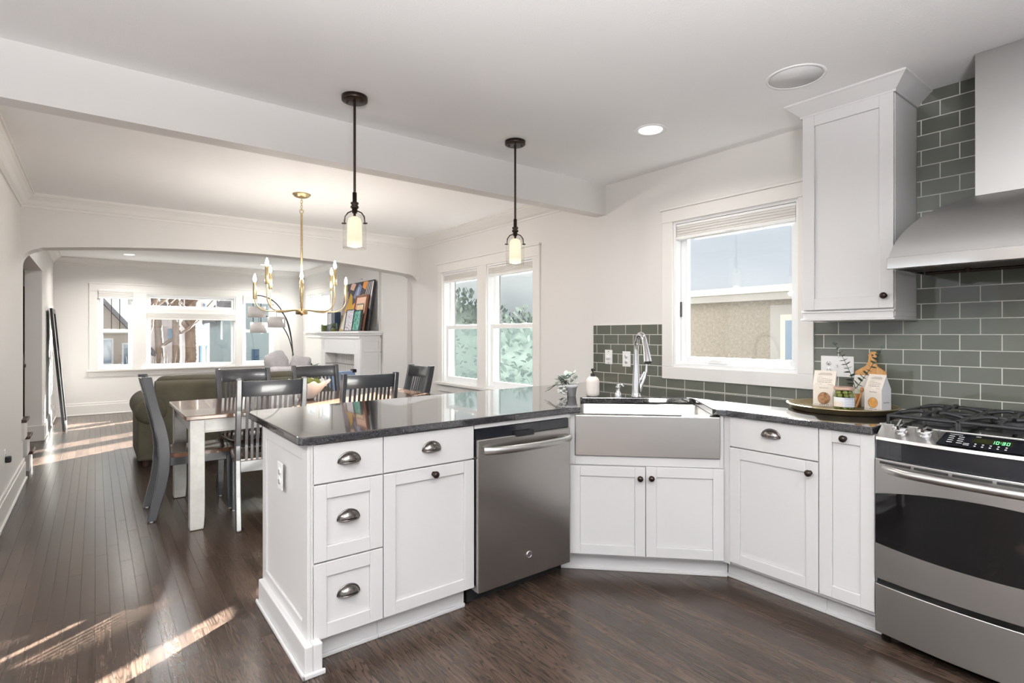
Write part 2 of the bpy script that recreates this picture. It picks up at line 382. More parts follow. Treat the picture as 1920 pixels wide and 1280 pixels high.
        if parent is not None:
            o.parent = parent
            if world:
                root = parent
                T = Matrix.Identity(4)
                chain = []
                while root is not None: chain.append(root); root = root.parent
                # parents higher up carry plain locations and rotations
                Mw = Matrix.Identity(4)
                for q in reversed(chain): Mw = Mw @ q.matrix_parent_inverse @ q.matrix_basis
                o.matrix_parent_inverse = Mw.inverted()
        elif origin is not None: o.location = origin
        if solid:
            md = o.modifiers.new('thick', 'SOLIDIFY'); md.thickness = solid; md.offset = 0
        if bevel:
            md = o.modifiers.new('edge', 'BEVEL'); md.width = bevel; md.segments = seg; md.limit_method = 'ANGLE'; md.angle_limit = R(40); md.harden_normals = False
        if sub:
            md = o.modifiers.new('sub', 'SUBSURF'); md.levels = sub; md.render_levels = sub
        if tagd: tag(o, *tagd)
        return o


def tag(o, label, cat, group=None):
    o['label'] = label; o['category'] = cat
    if group: o['group'] = group
    return o


def thing(name, label, cat, loc=(0, 0, 0), rz=0.0, group=None):
    o = bpy.data.objects.new(name, None); COL.objects.link(o); o.location = loc; o.rotation_euler = (0, 0, rz)
    o.empty_display_size = .1
    return tag(o, label, cat, group)


def struct(name, mb, mat, **k):
    o = mb.build(name, mat, **k)
    if o.parent is None: o['kind'] = 'structure'
    return o


def copy_tree(o, parent=None):
    c = o.copy(); COL.objects.link(c)
    if parent is not None: c.parent = parent
    for ch in list(o.children): copy_tree(ch, c)
    return c


def frame(O, ud, ndir):
    def F(u, n, z): return (O[0] + ud[0] * u + ndir[0] * n, O[1] + ud[1] * u + ndir[1] * n, z)
    return F


WX = 3.37                        # window wall
CEIL = 2.55
FP = frame((0, 2.17), (1, 0), (0, -1))        # peninsula cabinet faces
FR = frame((2.665, 0), (0, 1), (-1, 0))       # right hand base cabinets
q_ = math.sqrt(.5)
FD = frame((2.074, 2.174), (q_, -q_), (-q_, -q_))   # diagonal sink front (door plane is n=.02)
FW = frame((WX, 0), (0, 1), (-1, 0))          # window wall, n into the room
FF = frame((0, 11.2), (1, 0), (0, -1))        # front wall
FS = frame((3.31, 0), (0, 1), (-1, 0))        # living side wall

# ------------------------------------------------------------------ shell
mb = MB(); mb.box(-2.6, -3.0, -.05, 3.4, 11.3, 0); struct('floor', mb, m_floor)
mb = MB(); mb.box(-2.6, -3.15, CEIL, 3.55, 11.4, CEIL + .12); struct('ceiling', mb, m_ceil)


def wall_open(F, u0, u1, z0, z1, n0, n1, holes):
    """holes = list of (ua,ub,za,zb), non overlapping in u, sorted"""
    mb = MB(); u = u0
    for (a, b, c, d) in holes:
        if a > u: mb.fbox(F, u, a, n0, n1, z0, z1)
        if isinstance(c, list):
            zz = z0
            for (c0, d0) in c:
                mb.fbox(F, a, b, n0, n1, zz, c0); zz = d0
            mb.fbox(F, a, b, n0, n1, zz, z1)
        else:
            if c > z0: mb.fbox(F, a, b, n0, n1, z0, c)
            if d < z1: mb.fbox(F, a, b, n0, n1, d, z1)
        u = b
    if u < u1: mb.fbox(F, u, u1, n0, n1, z0, z1)
    return mb


KW = (1.535, 2.43, 1.075, 2.135)
D2 = (4.03, 4.82, .735, 2.065); D1 = (4.99, 5.755, .735, 2.065)
struct('wall_right', wall_open(FW, -3.0, 6.62, 0, CEIL, -.15, 0, [KW, D2, D1]), m_wall)
L2 = (9.57, 10.18, 1.37, 2.076); L1 = (10.36, 10.88, 1.37, 2.076)
struct('wall_right_living', wall_open(FS, 6.6, 11.35, 0, CEIL, -.21, 0, [L2, L1]), m_wall)
A1 = (.04, .506, .735, 2.02); A2 = (.70, 2.085, [(.735, 1.69), (1.755, 2.0)], None); A3 = (2.205, 2.75, .735, 2.02)
struct('wall_front', wall_open(FF, -.68, 3.52, 0, CEIL, -.15, 0, [A1, A2, A3]), m_wall)
struct('wall_exterior', wall_open(frame((WX + .18, 0), (0, 1), (-1, 0)), -3.0, 6.62, -1.25, 2.7, 0, .029, [KW, D2, D1]), M('exterior_stucco', (.10, .095, .09), .9))
# left wall with the stair opening
FL = frame((-.52, 0), (0, 1), (1, 0))
struct('wall_left', wall_open(FL, 4.4, 11.35, 0, CEIL, -.16, 0, [(6.62, 8.85, -1, 2.10)]), m_wall)
mb = MB(); mb.box(-2.6, 6.2, 0, -2.5, 10.3, CEIL); mb.box(-2.5, 10.2, 0, -.68, 10.3, CEIL); mb.box(-2.5, 6.2, 0, -.68, 6.3, CEIL)
struct('wall_stair_hall', mb, m_wall)
struct('wall_back', wall_open(frame((0, -3.0), (1, 0), (0, 1)), -2.6, 3.52, 0, CEIL, -.15, 0, [(-1.9, .1, .0, 2.15), (.9, 2.9, .85, 2.15)]), m_wall)
struct('wall_left_kitchen', wall_open(frame((-2.5, 0), (0, 1), (1, 0)), -3.0, 4.4, 0, CEIL, -.1, 0, [(-1.8, .9, .0, 2.15), (1.7, 4.1, .5, 2.2)]), m_wall)
mb = MB(); mb.box(-2.6, 4.4, 0, -.68, 4.52, CEIL); struct('wall_kitchen_return', mb, m_wall)
# arched header between dining and living
pts = []
xa, xb = -.52, 3.37
low = [(-.52 + .135 * (1 - math.cos(R(90 * i / 9))), 1.93 + .143 * math.sin(R(90 * i / 9))) for i in range(9)]
def archz(x):
    t = (x - 1.45) / 1.9
    return 2.196 - .118 * t * t
for i in range(25):
    x = -.38 + (3.20 + .38) * i / 24
    z = archz(x)
    if x < .0: z = max(z, 2.075 + (x + .4) * .06)
    low.append((x, z))
low += [(3.37 - .155 * (1 - math.sin(R(90 * i / 9))), 1.93 + .165 * math.cos(R(90 * i / 9))) for i in range(1, 10)]
mb = MB(); mb.prism(low + [(3.37, CEIL), (-.52, CEIL)], lambda x, z: (x, 6.40, z), lambda x, z: (x, 6.62, z)); struct('wall_arch', mb, m_wall)
mb = MB(); mb.box(-.52, 3.095, 2.303, WX, 3.207, CEIL); struct('wall_beam', mb, m_wall)


# baseboards
def basebd(F, u0, u1, h=.19, t=.02):
    mb = MB(); mb.fbox(F, u0, u1, 0, t * .7, 0, h); mb.fbox(F, u0, u1, 0, t, 0, h - .035); mb.fbox(F, u0, u1, 0, t + .012, 0, .018)
    return mb


struct('baseboard_left', basebd(FL, 4.4, 6.62), m_trim, bevel=.004)
struct('baseboard_left_living', basebd(FL, 8.85, 11.2), m_trim, bevel=.004)
mb = MB(); mb.box(-.70, 8.825, 0, -.495, 8.85, .19); struct('baseboard_stair', mb, m_trim, bevel=.004)
struct('baseboard_front', basebd(FF, -.5, 3.31, .20), m_trim, bevel=.004)
struct('baseboard_right', basebd(FW, 3.25, 6.6), m_trim, bevel=.004)
struct('baseboard_right_living', basebd(FS, 9.1, 11.18), m_trim, bevel=.004)


# crown moulding
def crown(F, u0, u1, ztop=CEIL, w=.10, m0=0, m1=0):
    prof = [(0, -.115), (.012, -.115), (.012, -.10), (.03, -.085), (.05, -.055), (.075, -.03), (.088, -.022), (.088, -.012), (.10, -.012), (.10, 0), (0, 0)]
    mb = MB(); mb.prism(prof, lambda n, z: F(u0 + m0 * n, n, ztop + z), lambda n, z: F(u1 - m1 * n, n, ztop + z))
    return mb


FA = frame((0, 6.40), (1, 0), (0, -1)); FAb = frame((0, 6.62), (1, 0), (0, 1))
struct('trim_1', crown(FL, 3.21, 6.40, m1=1), m_trim)
struct('trim_2', crown(FA, -.52, WX, m0=1, m1=1), m_trim)
struct('trim_3', crown(FW, 3.21, 6.40, m1=1), m_trim)
struct('trim_4', crown(FF, -.52, 3.31, m0=1, m1=1), m_trim)
struct('trim_5', crown(FS, 6.62, 11.2, m1=1), m_trim)
struct('trim_6', crown(FL, 6.62, 11.2, m1=1), m_trim)


# ------------------------------------------------------------------ windows
def sash(F, u0, u1, z0, z1, n, fr, parent, name='sash', th=.035, fb=None):
    fb = fb or fr
    mb = MB()
    mb.fbox(F, u0, u0 + fr, n - th, n, z0, z1); mb.fbox(F, u1 - fr, u1, n - th, n, z0, z1)
    mb.fbox(F, u0 + fr, u1 - fr, n - th, n, z0, z0 + fb); mb.fbox(F, u0 + fr, u1 - fr, n - th, n, z1 - fr, z1)
    s_ = mb.build(name, m_vinyl, parent, bevel=.004)
    g = MB(); g.fbox(F, u0 + fr - .005, u1 - fr + .005, n - th * .6, n - th * .4, z0 + fb - .005, z1 - fr + .005)
    p_ = g.build('pane', m_pane, s_)
    return s_, p_


def jamb(F, u0, u1, z0, z1, parent, d=.15, t=.018):
    mb = MB()
    mb.fbox(F, u0, u0 + t, -d, 0, z0, z1); mb.fbox(F, u1 - t, u1, -d, 0, z0, z1)
    mb.fbox(F, u0 + t, u1 - t, -d, 0, z0, z0 + t); mb.fbox(F, u0 + t, u1 - t, -d, 0, z1 - t, z1)
    return mb.build('jamb', m_vinyl, parent)


def double_hung(name, F, u0, u1, z0, z1, zm, loc, muntin=0):
    w = bpy.data.objects.new(name, None); COL.objects.link(w); w.location = loc; w['kind'] = 'structure'
    jamb(F, u0, u1, z0, z1, w)
    t = .018
    up, _ = sash(F, u0 + t, u1 - t, zm - .02, z1 - t, -.075, .045, w, 'upper_sash')
    lo, _ = sash(F, u0 + t, u1 - t, z0 + t, zm + .02, -.035, .045, w, 'lower_sash', fb=.055)
    if muntin:
        mb = MB()
        for k in range(muntin):
            u = u0 + t + .045 + (u1 - u0 - 2 * t - .09) * (k + 1) / (muntin + 1)
            mb.fbox(F, u - .005, u + .005, -.1, -.08, zm + .02, z1 - t - .04)
        mb.build('muntin', m_bronze if muntin == 2 else m_vinyl, up)
    mb = MB(); um = (u0 + u1) / 2
    for d in (-.18, .18):
        mb.fbox(F, um + d * (u1 - u0) / .8 - .02, um + d * (u1 - u0) / .8 + .02, -.075, -.04, zm + .02, zm + .032)
    mb.build('sash_lock', m_vinyl, lo)
    return w


def casing(name, F, u0, u1, z0, z1, w=.095, t=.02, sill=True, mull=(), lo=None):
    """flat casing boards round an opening group"""
    mb = MB()
    mb.fbox(F, u0 - w, u0, 0, t, z0, z1); mb.fbox(F, u1, u1 + w, 0, t, z0, z1)
    mb.fbox(F, u0 - w, u1 + w, 0, t + .003, z1, z1 + w); mb.fbox(F, u0 - w - .012, u1 + w + .012, 0, t + .012, z1 + w, z1 + w + .018)
    for a, b in mull: mb.fbox(F, a, b, 0, t, z0, z1)
    if sill:
        mb.fbox(F, u0 - w - .03, u1 + w + .03, 0, .055, z0 - .03, z0); mb.fbox(F, u0 - w, u1 + w, 0, .018, z0 - .115, z0 - .03)
    else: mb.fbox(F, u0 - w, u1 + w, 0, t, z0 - w, z0)
    return struct(name, mb, m_trim, bevel=.003)


def blind(F, u0, u1, ztop, drop, label, loc, n0=.0, group='raised fabric blinds'):
    t = thing('window_blind', label, 'blind', loc, 0, group)
    mb = MB(); mb.fbox(F, u0, u1, n0 - .05, n0, ztop - .022, ztop - .004); mb.build('headrail', m_white_pl, t, bevel=.002)
    mb = MB(); k = 4; h = (drop - .022 - .02) / k
    for i in range(k):
        za = ztop - .022 - h * i
        poly = [(n0 - .048, za), (n0 - .006 + .004 * (i % 2), za - h * .5), (n0 - .048, za - h)]
        mb.prism([(n0 - .048, za), (n0 - .005, za - .001), (n0 - .001, za - h * .5), (n0 - .005, za - h + .001), (n0 - .048, za - h)],
                 lambda n, z: F(u0 + .004, n, z), lambda n, z: F(u1 - .004, n, z))
    mb.build('fabric_stack', m_blind, t)
    mb = MB(); mb.fbox(F, u0, u1, n0 - .05, n0 + .002, ztop - drop, ztop - drop + .02); um = (u0 + u1) / 2
    mb.fbox(F, um - .03, um + .03, n0, n0 + .012, ztop - drop + .006, ztop - drop + .014)
    mb.build('bottom_rail', m_white_pl, t, bevel=.002)
    return t


# kitchen window (casement)
w = bpy.data.objects.new('window_1', None); COL.objects.link(w); w.location = (WX, 1.98, 1.075); w['kind'] = 'structure'
jamb(FW, *KW, w)
sash(FW, KW[0] + .018, KW[1] - .018, KW[2] + .018, KW[3] - .018, -.06, .055, w, 'casement_sash', .045)
mb = MB(); mb.fbox(FW, KW[0] + .018, KW[1] - .018, -.06, -.03, KW[2] + .018, KW[2] + .035); mb.build('sash_stop', m_vinyl, w, bevel=.003)
mb = MB()
mb.prism([(-.075, 0), (.075, 0), (.07, .022), (.03, .036), (-.03, .03), (-.07, .012)], lambda u, z: FW(2.09 + u, -.055, KW[2] + .03 + z), lambda u, z: FW(2.09 + u, -.02, KW[2] + .03 + z))
mb.build('crank_handle', m_white_pl, w, bevel=.006)
mb = MB()
for z in (1.36, 1.72):
    mb.fbox(FW, KW[0] + .02, KW[0] + .03, -.058, -.052, z, z + .012)
mb.fbox(FW, KW[1] - .03, KW[1] - .022, -.055, -.05, 1.44, 1.55)
mb.build('latch', m_slot, w)
casing('trim_7', FW, KW[0], KW[1], KW[2], KW[3], .09, .02, sill=False)
blind(FW, KW[0] + .02, KW[1] - .02, KW[3] - .018, .115, 'raised pinkish-white fabric blind at the top of the kitchen window', (WX, 1.98, 2.1), -.002)

double_hung('window_2', FW, *D1, 1.40, (WX, 5.37, .74))
double_hung('window_3', FW, *D2, 1.40, (WX, 4.42, .74))
m_screen = bpy.data.materials.new('insect_screen'); m_screen.use_nodes = True; nt = m_screen.node_tree; nt.nodes.clear()
o_ = nt.nodes.new('ShaderNodeOutputMaterial'); mx = nt.nodes.new('ShaderNodeMixShader'); tr = nt.nodes.new('ShaderNodeBsdfTransparent'); tl = nt.nodes.new('ShaderNodeBsdfTranslucent')
tl.inputs[0].default_value = (.018, .024, .024, 1); mx.inputs[0].default_value = .3
nt.links.new(tr.outputs[0], mx.inputs[1]); nt.links.new(tl.outputs[0], mx.inputs[2]); nt.links.new(mx.outputs[0], o_.inputs[0])
for wn_, A_ in (('window_2', D1), ('window_3', D2)):
    mb = MB(); mb.add([FW(A_[0] + .02, -.14, A_[2] + .02), FW(A_[1] - .02, -.14, A_[2] + .02), FW(A_[1] - .02, -.14, 1.42), FW(A_[0] + .02, -.14, 1.42)], [(0, 1, 2, 3)], False)
    mb.build('insect_screen', m_screen, bpy.data.objects[wn_])
casing('trim_8', FW, D2[0], D1[1], D1[2], D1[3], .1, .02, True, [(D2[1], D1[0])])
blind(FW, D1[0] + .02, D1[1] - .02, D1[3] - .018, .11, 'raised white blind on the farther of the paired dining windows', (WX, 5.37, 2.04), -.002)
blind(FW, D2[0] + .02, D2[1] - .02, D2[3] - .018, .11, 'raised white blind on the nearer of the paired dining windows', (WX, 4.42, 2.04), -.002)

double_hung('window_4', FF, *A1, 1.375, (.27, 11.2, .74), 2)
double_hung('window_5', FF, A3[0], A3[1], A3[2], A3[3], 1.375, (2.48, 11.2, .74), 2)
w = bpy.data.objects.new('window_6', None); COL.objects.link(w); w.location = (1.39, 11.2, .74); w['kind'] = 'structure'
jamb(FF, A2[0], A2[1], .735, 1.69, w); sash(FF, A2[0] + .018, A2[1] - .018, .753, 1.672, -.05, .045, w, 'picture_sash')
w = bpy.data.objects.new('window_7', None); COL.objects.link(w); w.location = (1.39, 11.2, 1.76); w['kind'] = 'structure'
jamb(FF, A2[0], A2[1], 1.755, 2.0, w); ts, _ = sash(FF, A2[0] + .018, A2[1] - .018, 1.773, 1.982, -.05, .04, w, 'transom_sash')
mb = MB()
for k in range(4):
    u = A2[0] + .058 + (A2[1] - A2[0] - .116) * (k + 1) / 5
    mb.fbox(FF, u - .006, u + .006, -.075, -.052, 1.80, 1.95)
mb.build('muntin', m_vinyl, ts)
casing('trim_9', FF, A1[0], A3[1], .735, 2.02, .12, .02, True, [(A1[1], A2[0]), (A2[1], A3[0])])
mb = MB(); mb.fbox(FF, A2[0], A2[1], 0, .018, 1.69, 1.755); mb.fbox(FF, A2[0], A2[1], 0, .018, 2.0, 2.03); struct('trim_10', mb, m_trim)
blind(FF, A1[0] + .0, A1[1] - .0, 2.055, .15, 'raised white blind on the left window of the far wall', (.27, 11.2, 2.0), .05)
blind(FF, A2[0] + .0, A2[1] - .0, 1.70, .13, 'wide raised blind over the big picture window of the far wall', (1.39, 11.2, 1.66), .05)
blind(FF, A3[0] + .0, A3[1] - .0, 2.055, .15, 'raised white blind on the far wall window behind the arc lamp', (2.48, 11.2, 2.0), .05)

for i, (a, n_) in enumerate(((L1, 8), (L2, 9))):
    w = bpy.data.objects.new('window_%d' % n_, None); COL.objects.link(w); w.location = (3.31, (a[0] + a[1]) / 2, 1.37); w['kind'] = 'structure'
    jamb(FS, *a, w, d=.2); s_, _ = sash(FS, a[0] + .018, a[1] - .018, a[2] + .018, a[3] - .018, -.05, .04, w)
    mb = MB()
    for k in range(4):
        u = a[0] + .058 + (a[1] - a[0] - .116) * (k + 1) / 5
        mb.fbox(FS, u - .005, u + .005, -.08, -.052, a[2] + .05, a[3] - .05)
    mb.build('muntin', m_vinyl, s_)
casing('trim_11', FS, L2[0], L1[1], 1.37, 2.076, .09, .02, True, [(L2[1], L1[0])])

# ------------------------------------------------------------------ backsplash
mb = MB()
mb.fbox(FW, 2.523, 3.231, 0, .008, .914, 1.388)
mb.fbox(FW, 1.445, 2.523, 0, .008, .914, .983)
mb.fbox(FW, -.2, 1.443, 0, .008, .914, 1.381)
mb.fbox(FW, -.2, .941, 0, .008, 1.381, CEIL)
struct('wall_backsplash', mb, m_tile)


# ------------------------------------------------------------------ hardware and doors
def shaker(mb, F, u0, u1, z0, z1, n=.02, fr=.055, dep=.009, back=.0):
    mb.fbox(F, u0 + fr, u1 - fr, back, n - dep, z0 + fr, z1 - fr)
    mb.fbox(F, u0, u0 + fr, back, n, z0, z1); mb.fbox(F, u1 - fr, u1, back, n, z0, z1)
    mb.fbox(F, u0 + fr, u1 - fr, back, n, z0, z0 + fr); mb.fbox(F, u0 + fr, u1 - fr, back, n, z1 - fr, z1)
    return mb


def cup_pull(F, u, z, n, parent, a=.044, b=.036, c=.026):
    mb = MB(); rows = []
    for i in range(13):
        ph = math.pi * i / 12; row = []
        for j in range(8):
            ps = (math.pi / 2) * j / 7
            row.append(F(u + a * math.cos(ph), n + .001 + c * math.sin(ph) * math.sin(ps), z + b * math.sin(ph) * math.cos(ps)))
        rows.append(row)
    mb.grid(rows)
    mb.tube([F(u + a * 1.04 * math.cos(math.pi * i / 12), n + .002, z + b * 1.04 * math.sin(math.pi * i / 12)) for i in range(13)], .0028, 6)
    mb.tube([F(u + a * math.cos(math.pi * i / 12), n + .001 + c * math.sin(math.pi * i / 12), z) for i in range(13)], .002, 6)
    return mb.build('cup_pull', m_pull, parent, solid=.002)


def knob(F, u, z, n, parent, r=.016):
    o = Vector(F(u, n, z)); ax = Vector(F(u, n + 1, z)) - o
    mb = MB(); mb.lathe([(.0, 0), (.011, 0), (.011, .003), (.0055, .006), (.0055, .014), (r * .7, .017), (r, .023), (r * .93, .029), (r * .6, .034), (.0, .0355)], o, ax, 18)
    return mb.build('knob', m_bronze if r > .0155 else m_pull, parent)


def drawer(F, u0, u1, z0, z1, parent, panel=False, cupz=None):
    mb = MB()
    if panel: shaker(mb, F, u0, u1, z0, z1, .02, .057)
    else: mb.fbox(F, u0, u1, 0, .02, z0, z1)
    d = mb.build('drawer', m_cab, parent, bevel=.0022)
    cup_pull(F, (u0 + u1) / 2, cupz if cupz else (z0 + z1) / 2 - .005, .02 - (.009 if panel else 0), d)
    return d


def door(F, u0, u1, z0, z1, parent, ku, kz, fr=.055):
    mb = MB(); shaker(mb, F, u0, u1, z0, z1, .02, fr)
    d = mb.build('door', m_cab, parent, bevel=.0022)
    knob(F, ku, kz, .02, d)
    return d


# peninsula, left unit
c1 = thing('base_cabinet', 'white three-drawer cabinet at the free left end of the peninsula', 'cabinet', (.81, 2.45, 0))
mb = MB(); mb.fbox(FP, .667, .968, -.64, 0, .10, .88); mb.build('body', m_cab, c1)
mb = MB()
FE = frame((.667, 0), (0, 1), (-1, 0))
shaker(mb, FE, 2.15, 2.86, .10, .88, .014, .07, .007); mb.fbox(FE, 2.15, 2.168, -.012, .0, .1, .88)
mb.build('end_panel', m_cab, c1, bevel=.003)
mb = MB(); mb.box(.632, 2.112, 0, .664, 2.85, .118); mb.box(.664, 2.112, 0, .70, 2.20, .118)
mb.box(.620, 2.098, 0, .632, 2.862, .02); mb.box(.620, 2.098, 0, .708, 2.112, .02); mb.build('base_moulding', m_cab, c1, bevel=.005)
drawer(FP, .672, .966, .722, .877, c1, False, .795)
drawer(FP, .672, .966, .413, .716, c1, True, .56)
drawer(FP, .672, .966, .108, .407, c1, True, .255)
mb = MB(); mb.box(.70, 2.215, 0, .968, 2.23, .10); mb.box(.708, 2.203, 0, .968, 2.215, .018); mb.build('toe_kick', m_cab, c1, bevel=.004)
tag_o = thing('outlet_plate', 'white outlet plate on the end panel of the peninsula', 'outlet', (.652, 2.5, .69))


def outlet_plate(t, F, u, z, n, kind='duplex', w=.072, h=.118):
    mb = MB(); mb.fbox(F, u - w / 2, u + w / 2, n, n + .006, z - h / 2, z + h / 2); p = mb.build('plate', m_white_pl, t, bevel=.003)
    if kind == 'duplex':
        for dz in (-.021, .021):
            mb = MB(); o = Vector(F(u, n + .005, z + dz)); ax = Vector(F(u, n + 1.005, z + dz)) - o
            mb.lathe([(.0165, 0), (.0165, .003), (0, .0031)], o, ax, 20); r_ = mb.build('receptacle', m_white_pl, t)
            mb = MB()
            mb.fbox(F, u - .0075, u - .0055, n + .008, n + .0088, z + dz - .002, z + dz + .007); mb.fbox(F, u + .0055, u + .0075, n + .008, n + .0088, z + dz - .002, z + dz + .006)
            mb.fbox(F, u - .0025, u + .0025, n + .008, n + .0088, z + dz - .010, z + dz - .005); mb.build('slot', m_slot, r_)
    elif kind == 'dimmer':
        mb = MB(); o = Vector(F(u, n + .006, z - .005)); ax = Vector(F(u, n + 1.006, z - .005)) - o
        mb.lathe([(.016, 0), (.014, .018), (.0, .019)], o, ax, 20); mb.build('dimmer_knob', m_white_pl, t)
        mb = MB()
        for dz in (.045, -.047): mb.fbox(F, u - .004, u + .004, n + .006, n + .0068, z + dz - .003, z + dz + .003)
        mb.build('screw', m_slot, t)
    elif kind == 'switch':
        mb = MB(); mb.fbox(F, u - .005, u + .005, n + .006, n + .018, z - .004, z + .012); mb.build('toggle', m_white_pl, t, bevel=.002)
    return t


FE2 = frame((.653, 0), (0, 1), (-1, 0))
outlet_plate(tag_o, FE2, 2.50, .692, .0072)

# peninsula, second unit
c2 = thing('base_cabinet', 'white cabinet with top drawer and tall door left of the dishwasher', 'cabinet', (1.2, 2.45, 0))
mb = MB(); mb.fbox(FP, .968, 1.428, -.64, 0, .10, .88); mb.build('body', m_cab, c2)
drawer(FP, .97, 1.426, .722, .877, c2, False, .792)
door(FP, .97, 1.428, .108, .716, c2, 1.209, .683)
mb = MB(); mb.box(.968, 2.215, 0, 1.40, 2.23, .10); mb.box(.968, 2.203, 0, 1.412, 2.215, .018); mb.box(1.40, 2.215, 0, 1.412, 2.5, .10); mb.build('toe_kick', m_cab, c2, bevel=.004)

# dishwasher
dw = thing('dishwasher', 'stainless steel dishwasher with bar handle under the peninsula counter', 'dishwasher', (1.735, 2.45, 0))
mb = MB(); mb.box(1.436, 2.20, .09, 2.035, 2.78, .80); mb.build('tub', m_black, dw)
mb = MB(); mb.box(1.434, 2.125, .082, 2.033, 2.2, .81); dd = mb.build('door', m_dw, dw, bevel=.005, seg=3)
mb = MB(); mb.box(1.432, 2.14, .81, 2.033, 2.25, .858); mb.build('control_strip', m_enamel, dw)
mb = MB(); mb.box(1.66, 2.118, .800, 1.775, 2.15, .826); mb.build('latch', m_black, dw, bevel=.004)
mb = MB(); mb.box(1.43, 2.15, .861, 2.06, 2.19, .882); mb.build('filler_strip', m_cab, dw)
hp = []
for i in range(15):
    t = i / 14; hp.append((1.465 + .56 * t, 2.118 - .052 * math.sin(math.pi * min(max(t, .0), 1)) ** .45, .757))
mb = MB(); mb.tube(hp, .019, 14, flat=.62); mb.build('bar_handle', m_steel, dd)
mb = MB(); mb.lathe([(.017, 0), (.017, .004), (.0145, .005), (.0145, .003)], (1.744, 2.125, .196), (0, -1, 0), 24); mb.lathe([(.0145, .0025), (.0, .003)], (1.744, 2.125, .196), (0, -1, 0), 20); bd = mb.build('badge_ring', m_chrome, dd)
mb = MB()
mb.tube([(1.744 - .008 + .0035 * math.cos(a), 2.121, .196 + .006 * math.sin(a)) for a in [R(40 + 32 * k) for k in range(9)]] + [(1.7395, 2.121, .195)], .0007, 5)
mb.tube([(1.744 + .004 + .0035 * math.cos(a), 2.121, .199 + .003 * math.sin(a)) for a in [R(50 + 30 * k) for k in range(8)]] + [(1.744 + .004 + .004 * math.cos(a), 2.121, .193 + .0035 * math.sin(a)) for a in [R(100 + 30 * k) for k in range(8)]], .0007, 5)
mb.build('monogram', m_black, bd)
mb = MB(); mb.box(1.44, 2.235, 0, 2.03, 2.25, .09); mb.build('toe_panel', m_rubber, dw)

# diagonal sink base
c3 = thing('sink_cabinet', 'white two-door cabinet set diagonally in the corner under the apron sink', 'cabinet', (2.5, 2.0, 0))
LD = .812
mb = MB()
bodyp = [FD(0, 0, 0)[:2], FD(LD, 0, 0)[:2], (2.72, 1.60), (3.35, 1.60), (3.35, 2.80), (2.10, 2.80), (2.10, 2.20)]
mb.zprism(bodyp, .10, .615)
for u0, u1 in ((0.0, .028), (.796, LD)): mb.fbox(FD, u0, u1, -.03, .0, .61, .88)
mb.fbox(FD, .0, LD, -.02, .004, .60, .648); mb.build('body', m_cab, c3)
mb = MB(); mb.fbox(FD, .0, .03, 0, .012, .600, .88); mb.fbox(FD, .795, LD, 0, .012, .600, .88); mb.fbox(FD, 0.03, .795, 0, .012, .600, .648); mb.build('sink_surround', m_cab, c3, bevel=.002)
door(FD, .003, .406, .113, .594, c3, .378, .537)
door(FD, .410, LD, .113, .598, c3, .437, .540)
mb = MB(); mb.fbox(FD, -.05, LD + .04, -.075, -.06, 0, .10); mb.fbox(FD, -.05, LD + .035, -.06, -.048, 0, .018); mb.build('toe_kick', m_cab, c3, bevel=.003)

# farmhouse sink
sk = thing('apron_sink', 'stainless steel farmhouse sink with a deep apron front in the corner', 'sink', (2.5, 2.0, .65))
mb = MB(); mb.fbox(FD, .031, .793, .0, .028, .652, .874); mb.build('apron', m_steel, sk, bevel=.006, seg=3)
mb = MB()
def rect_uv(u0, u1, n0, n1, z, r=.03, k=5):
    P = []
    for (cu, cn, a0) in ((u1 - r, n1 - r, 0), (u0 + r, n1 - r, 90), (u0 + r, n0 + r, 180), (u1 - r, n0 + r, 270)):
        for i in range(k + 1):
            a = R(a0 + 90 * i / k); P.append(FD(cu + r * math.cos(a), cn + r * math.sin(a), z))
    return P
rows = [rect_uv(.035, .79, -.50, .004, .876, .02), rect_uv(.055, .77, -.48, -.012, .876, .03), rect_uv(.057, .768, -.478, -.014, .868, .03), rect_uv(.062, .763, -.47, -.02, .68, .04), rect_uv(.09, .74, -.44, -.05, .664, .05)]
mb.grid(rows, True, True); mb.add(rows[-1], [tuple(range(len(rows[-1])))], False)
mb.build('basin', m_steel, sk)
mb = MB(); mb.lathe([(.0, .668), (.03, .668), (.042, .6665), (.043, .665)], FD(.41, -.25, 0), (0, 0, 1), 20); mb.build('drain', m_chrome, sk)

# right base units
c4 = thing('base_cabinet', 'white drawer-over-door cabinet between the sink and the narrow pull-out', 'cabinet', (2.95, 1.34, 0))
mb = MB(); mb.fbox(FR, 1.118, 1.60, -.66, 0, .10, .88); mb.fbox(FR, 1.562, 1.60, 0, .012, .10, .88); mb.build('body', m_cab, c4)
drawer(FR, 1.12, 1.56, .724, .879, c4, False, .805)
door(FR, 1.12, 1.56, .116, .718, c4, 1.155, .666)
mb = MB(); mb.fbox(FR, 1.116, 1.62, -.08, -.065, 0, .10); mb.fbox(FR, 1.116, 1.62, -.065, -.053, 0, .018); mb.build('toe_kick', m_cab, c4, bevel=.003)
c5 = thing('pull_out_cabinet', 'narrow white pull-out cabinet directly left of the range', 'cabinet', (2.95, 1.0, 0))
mb = MB(); mb.fbox(FR, .889, 1.118, -.66, 0, .10, .88); mb.build('body', m_cab, c5)
door(FR, .891, 1.116, .118, .878, c5, 1.008, .848)
mb = MB(); mb.fbox(FR, .889, 1.116, -.08, -.065, 0, .10); mb.fbox(FR, .889, 1.116, -.065, -.053, 0, .018); mb.build('toe_kick', m_cab, c5, bevel=.003)

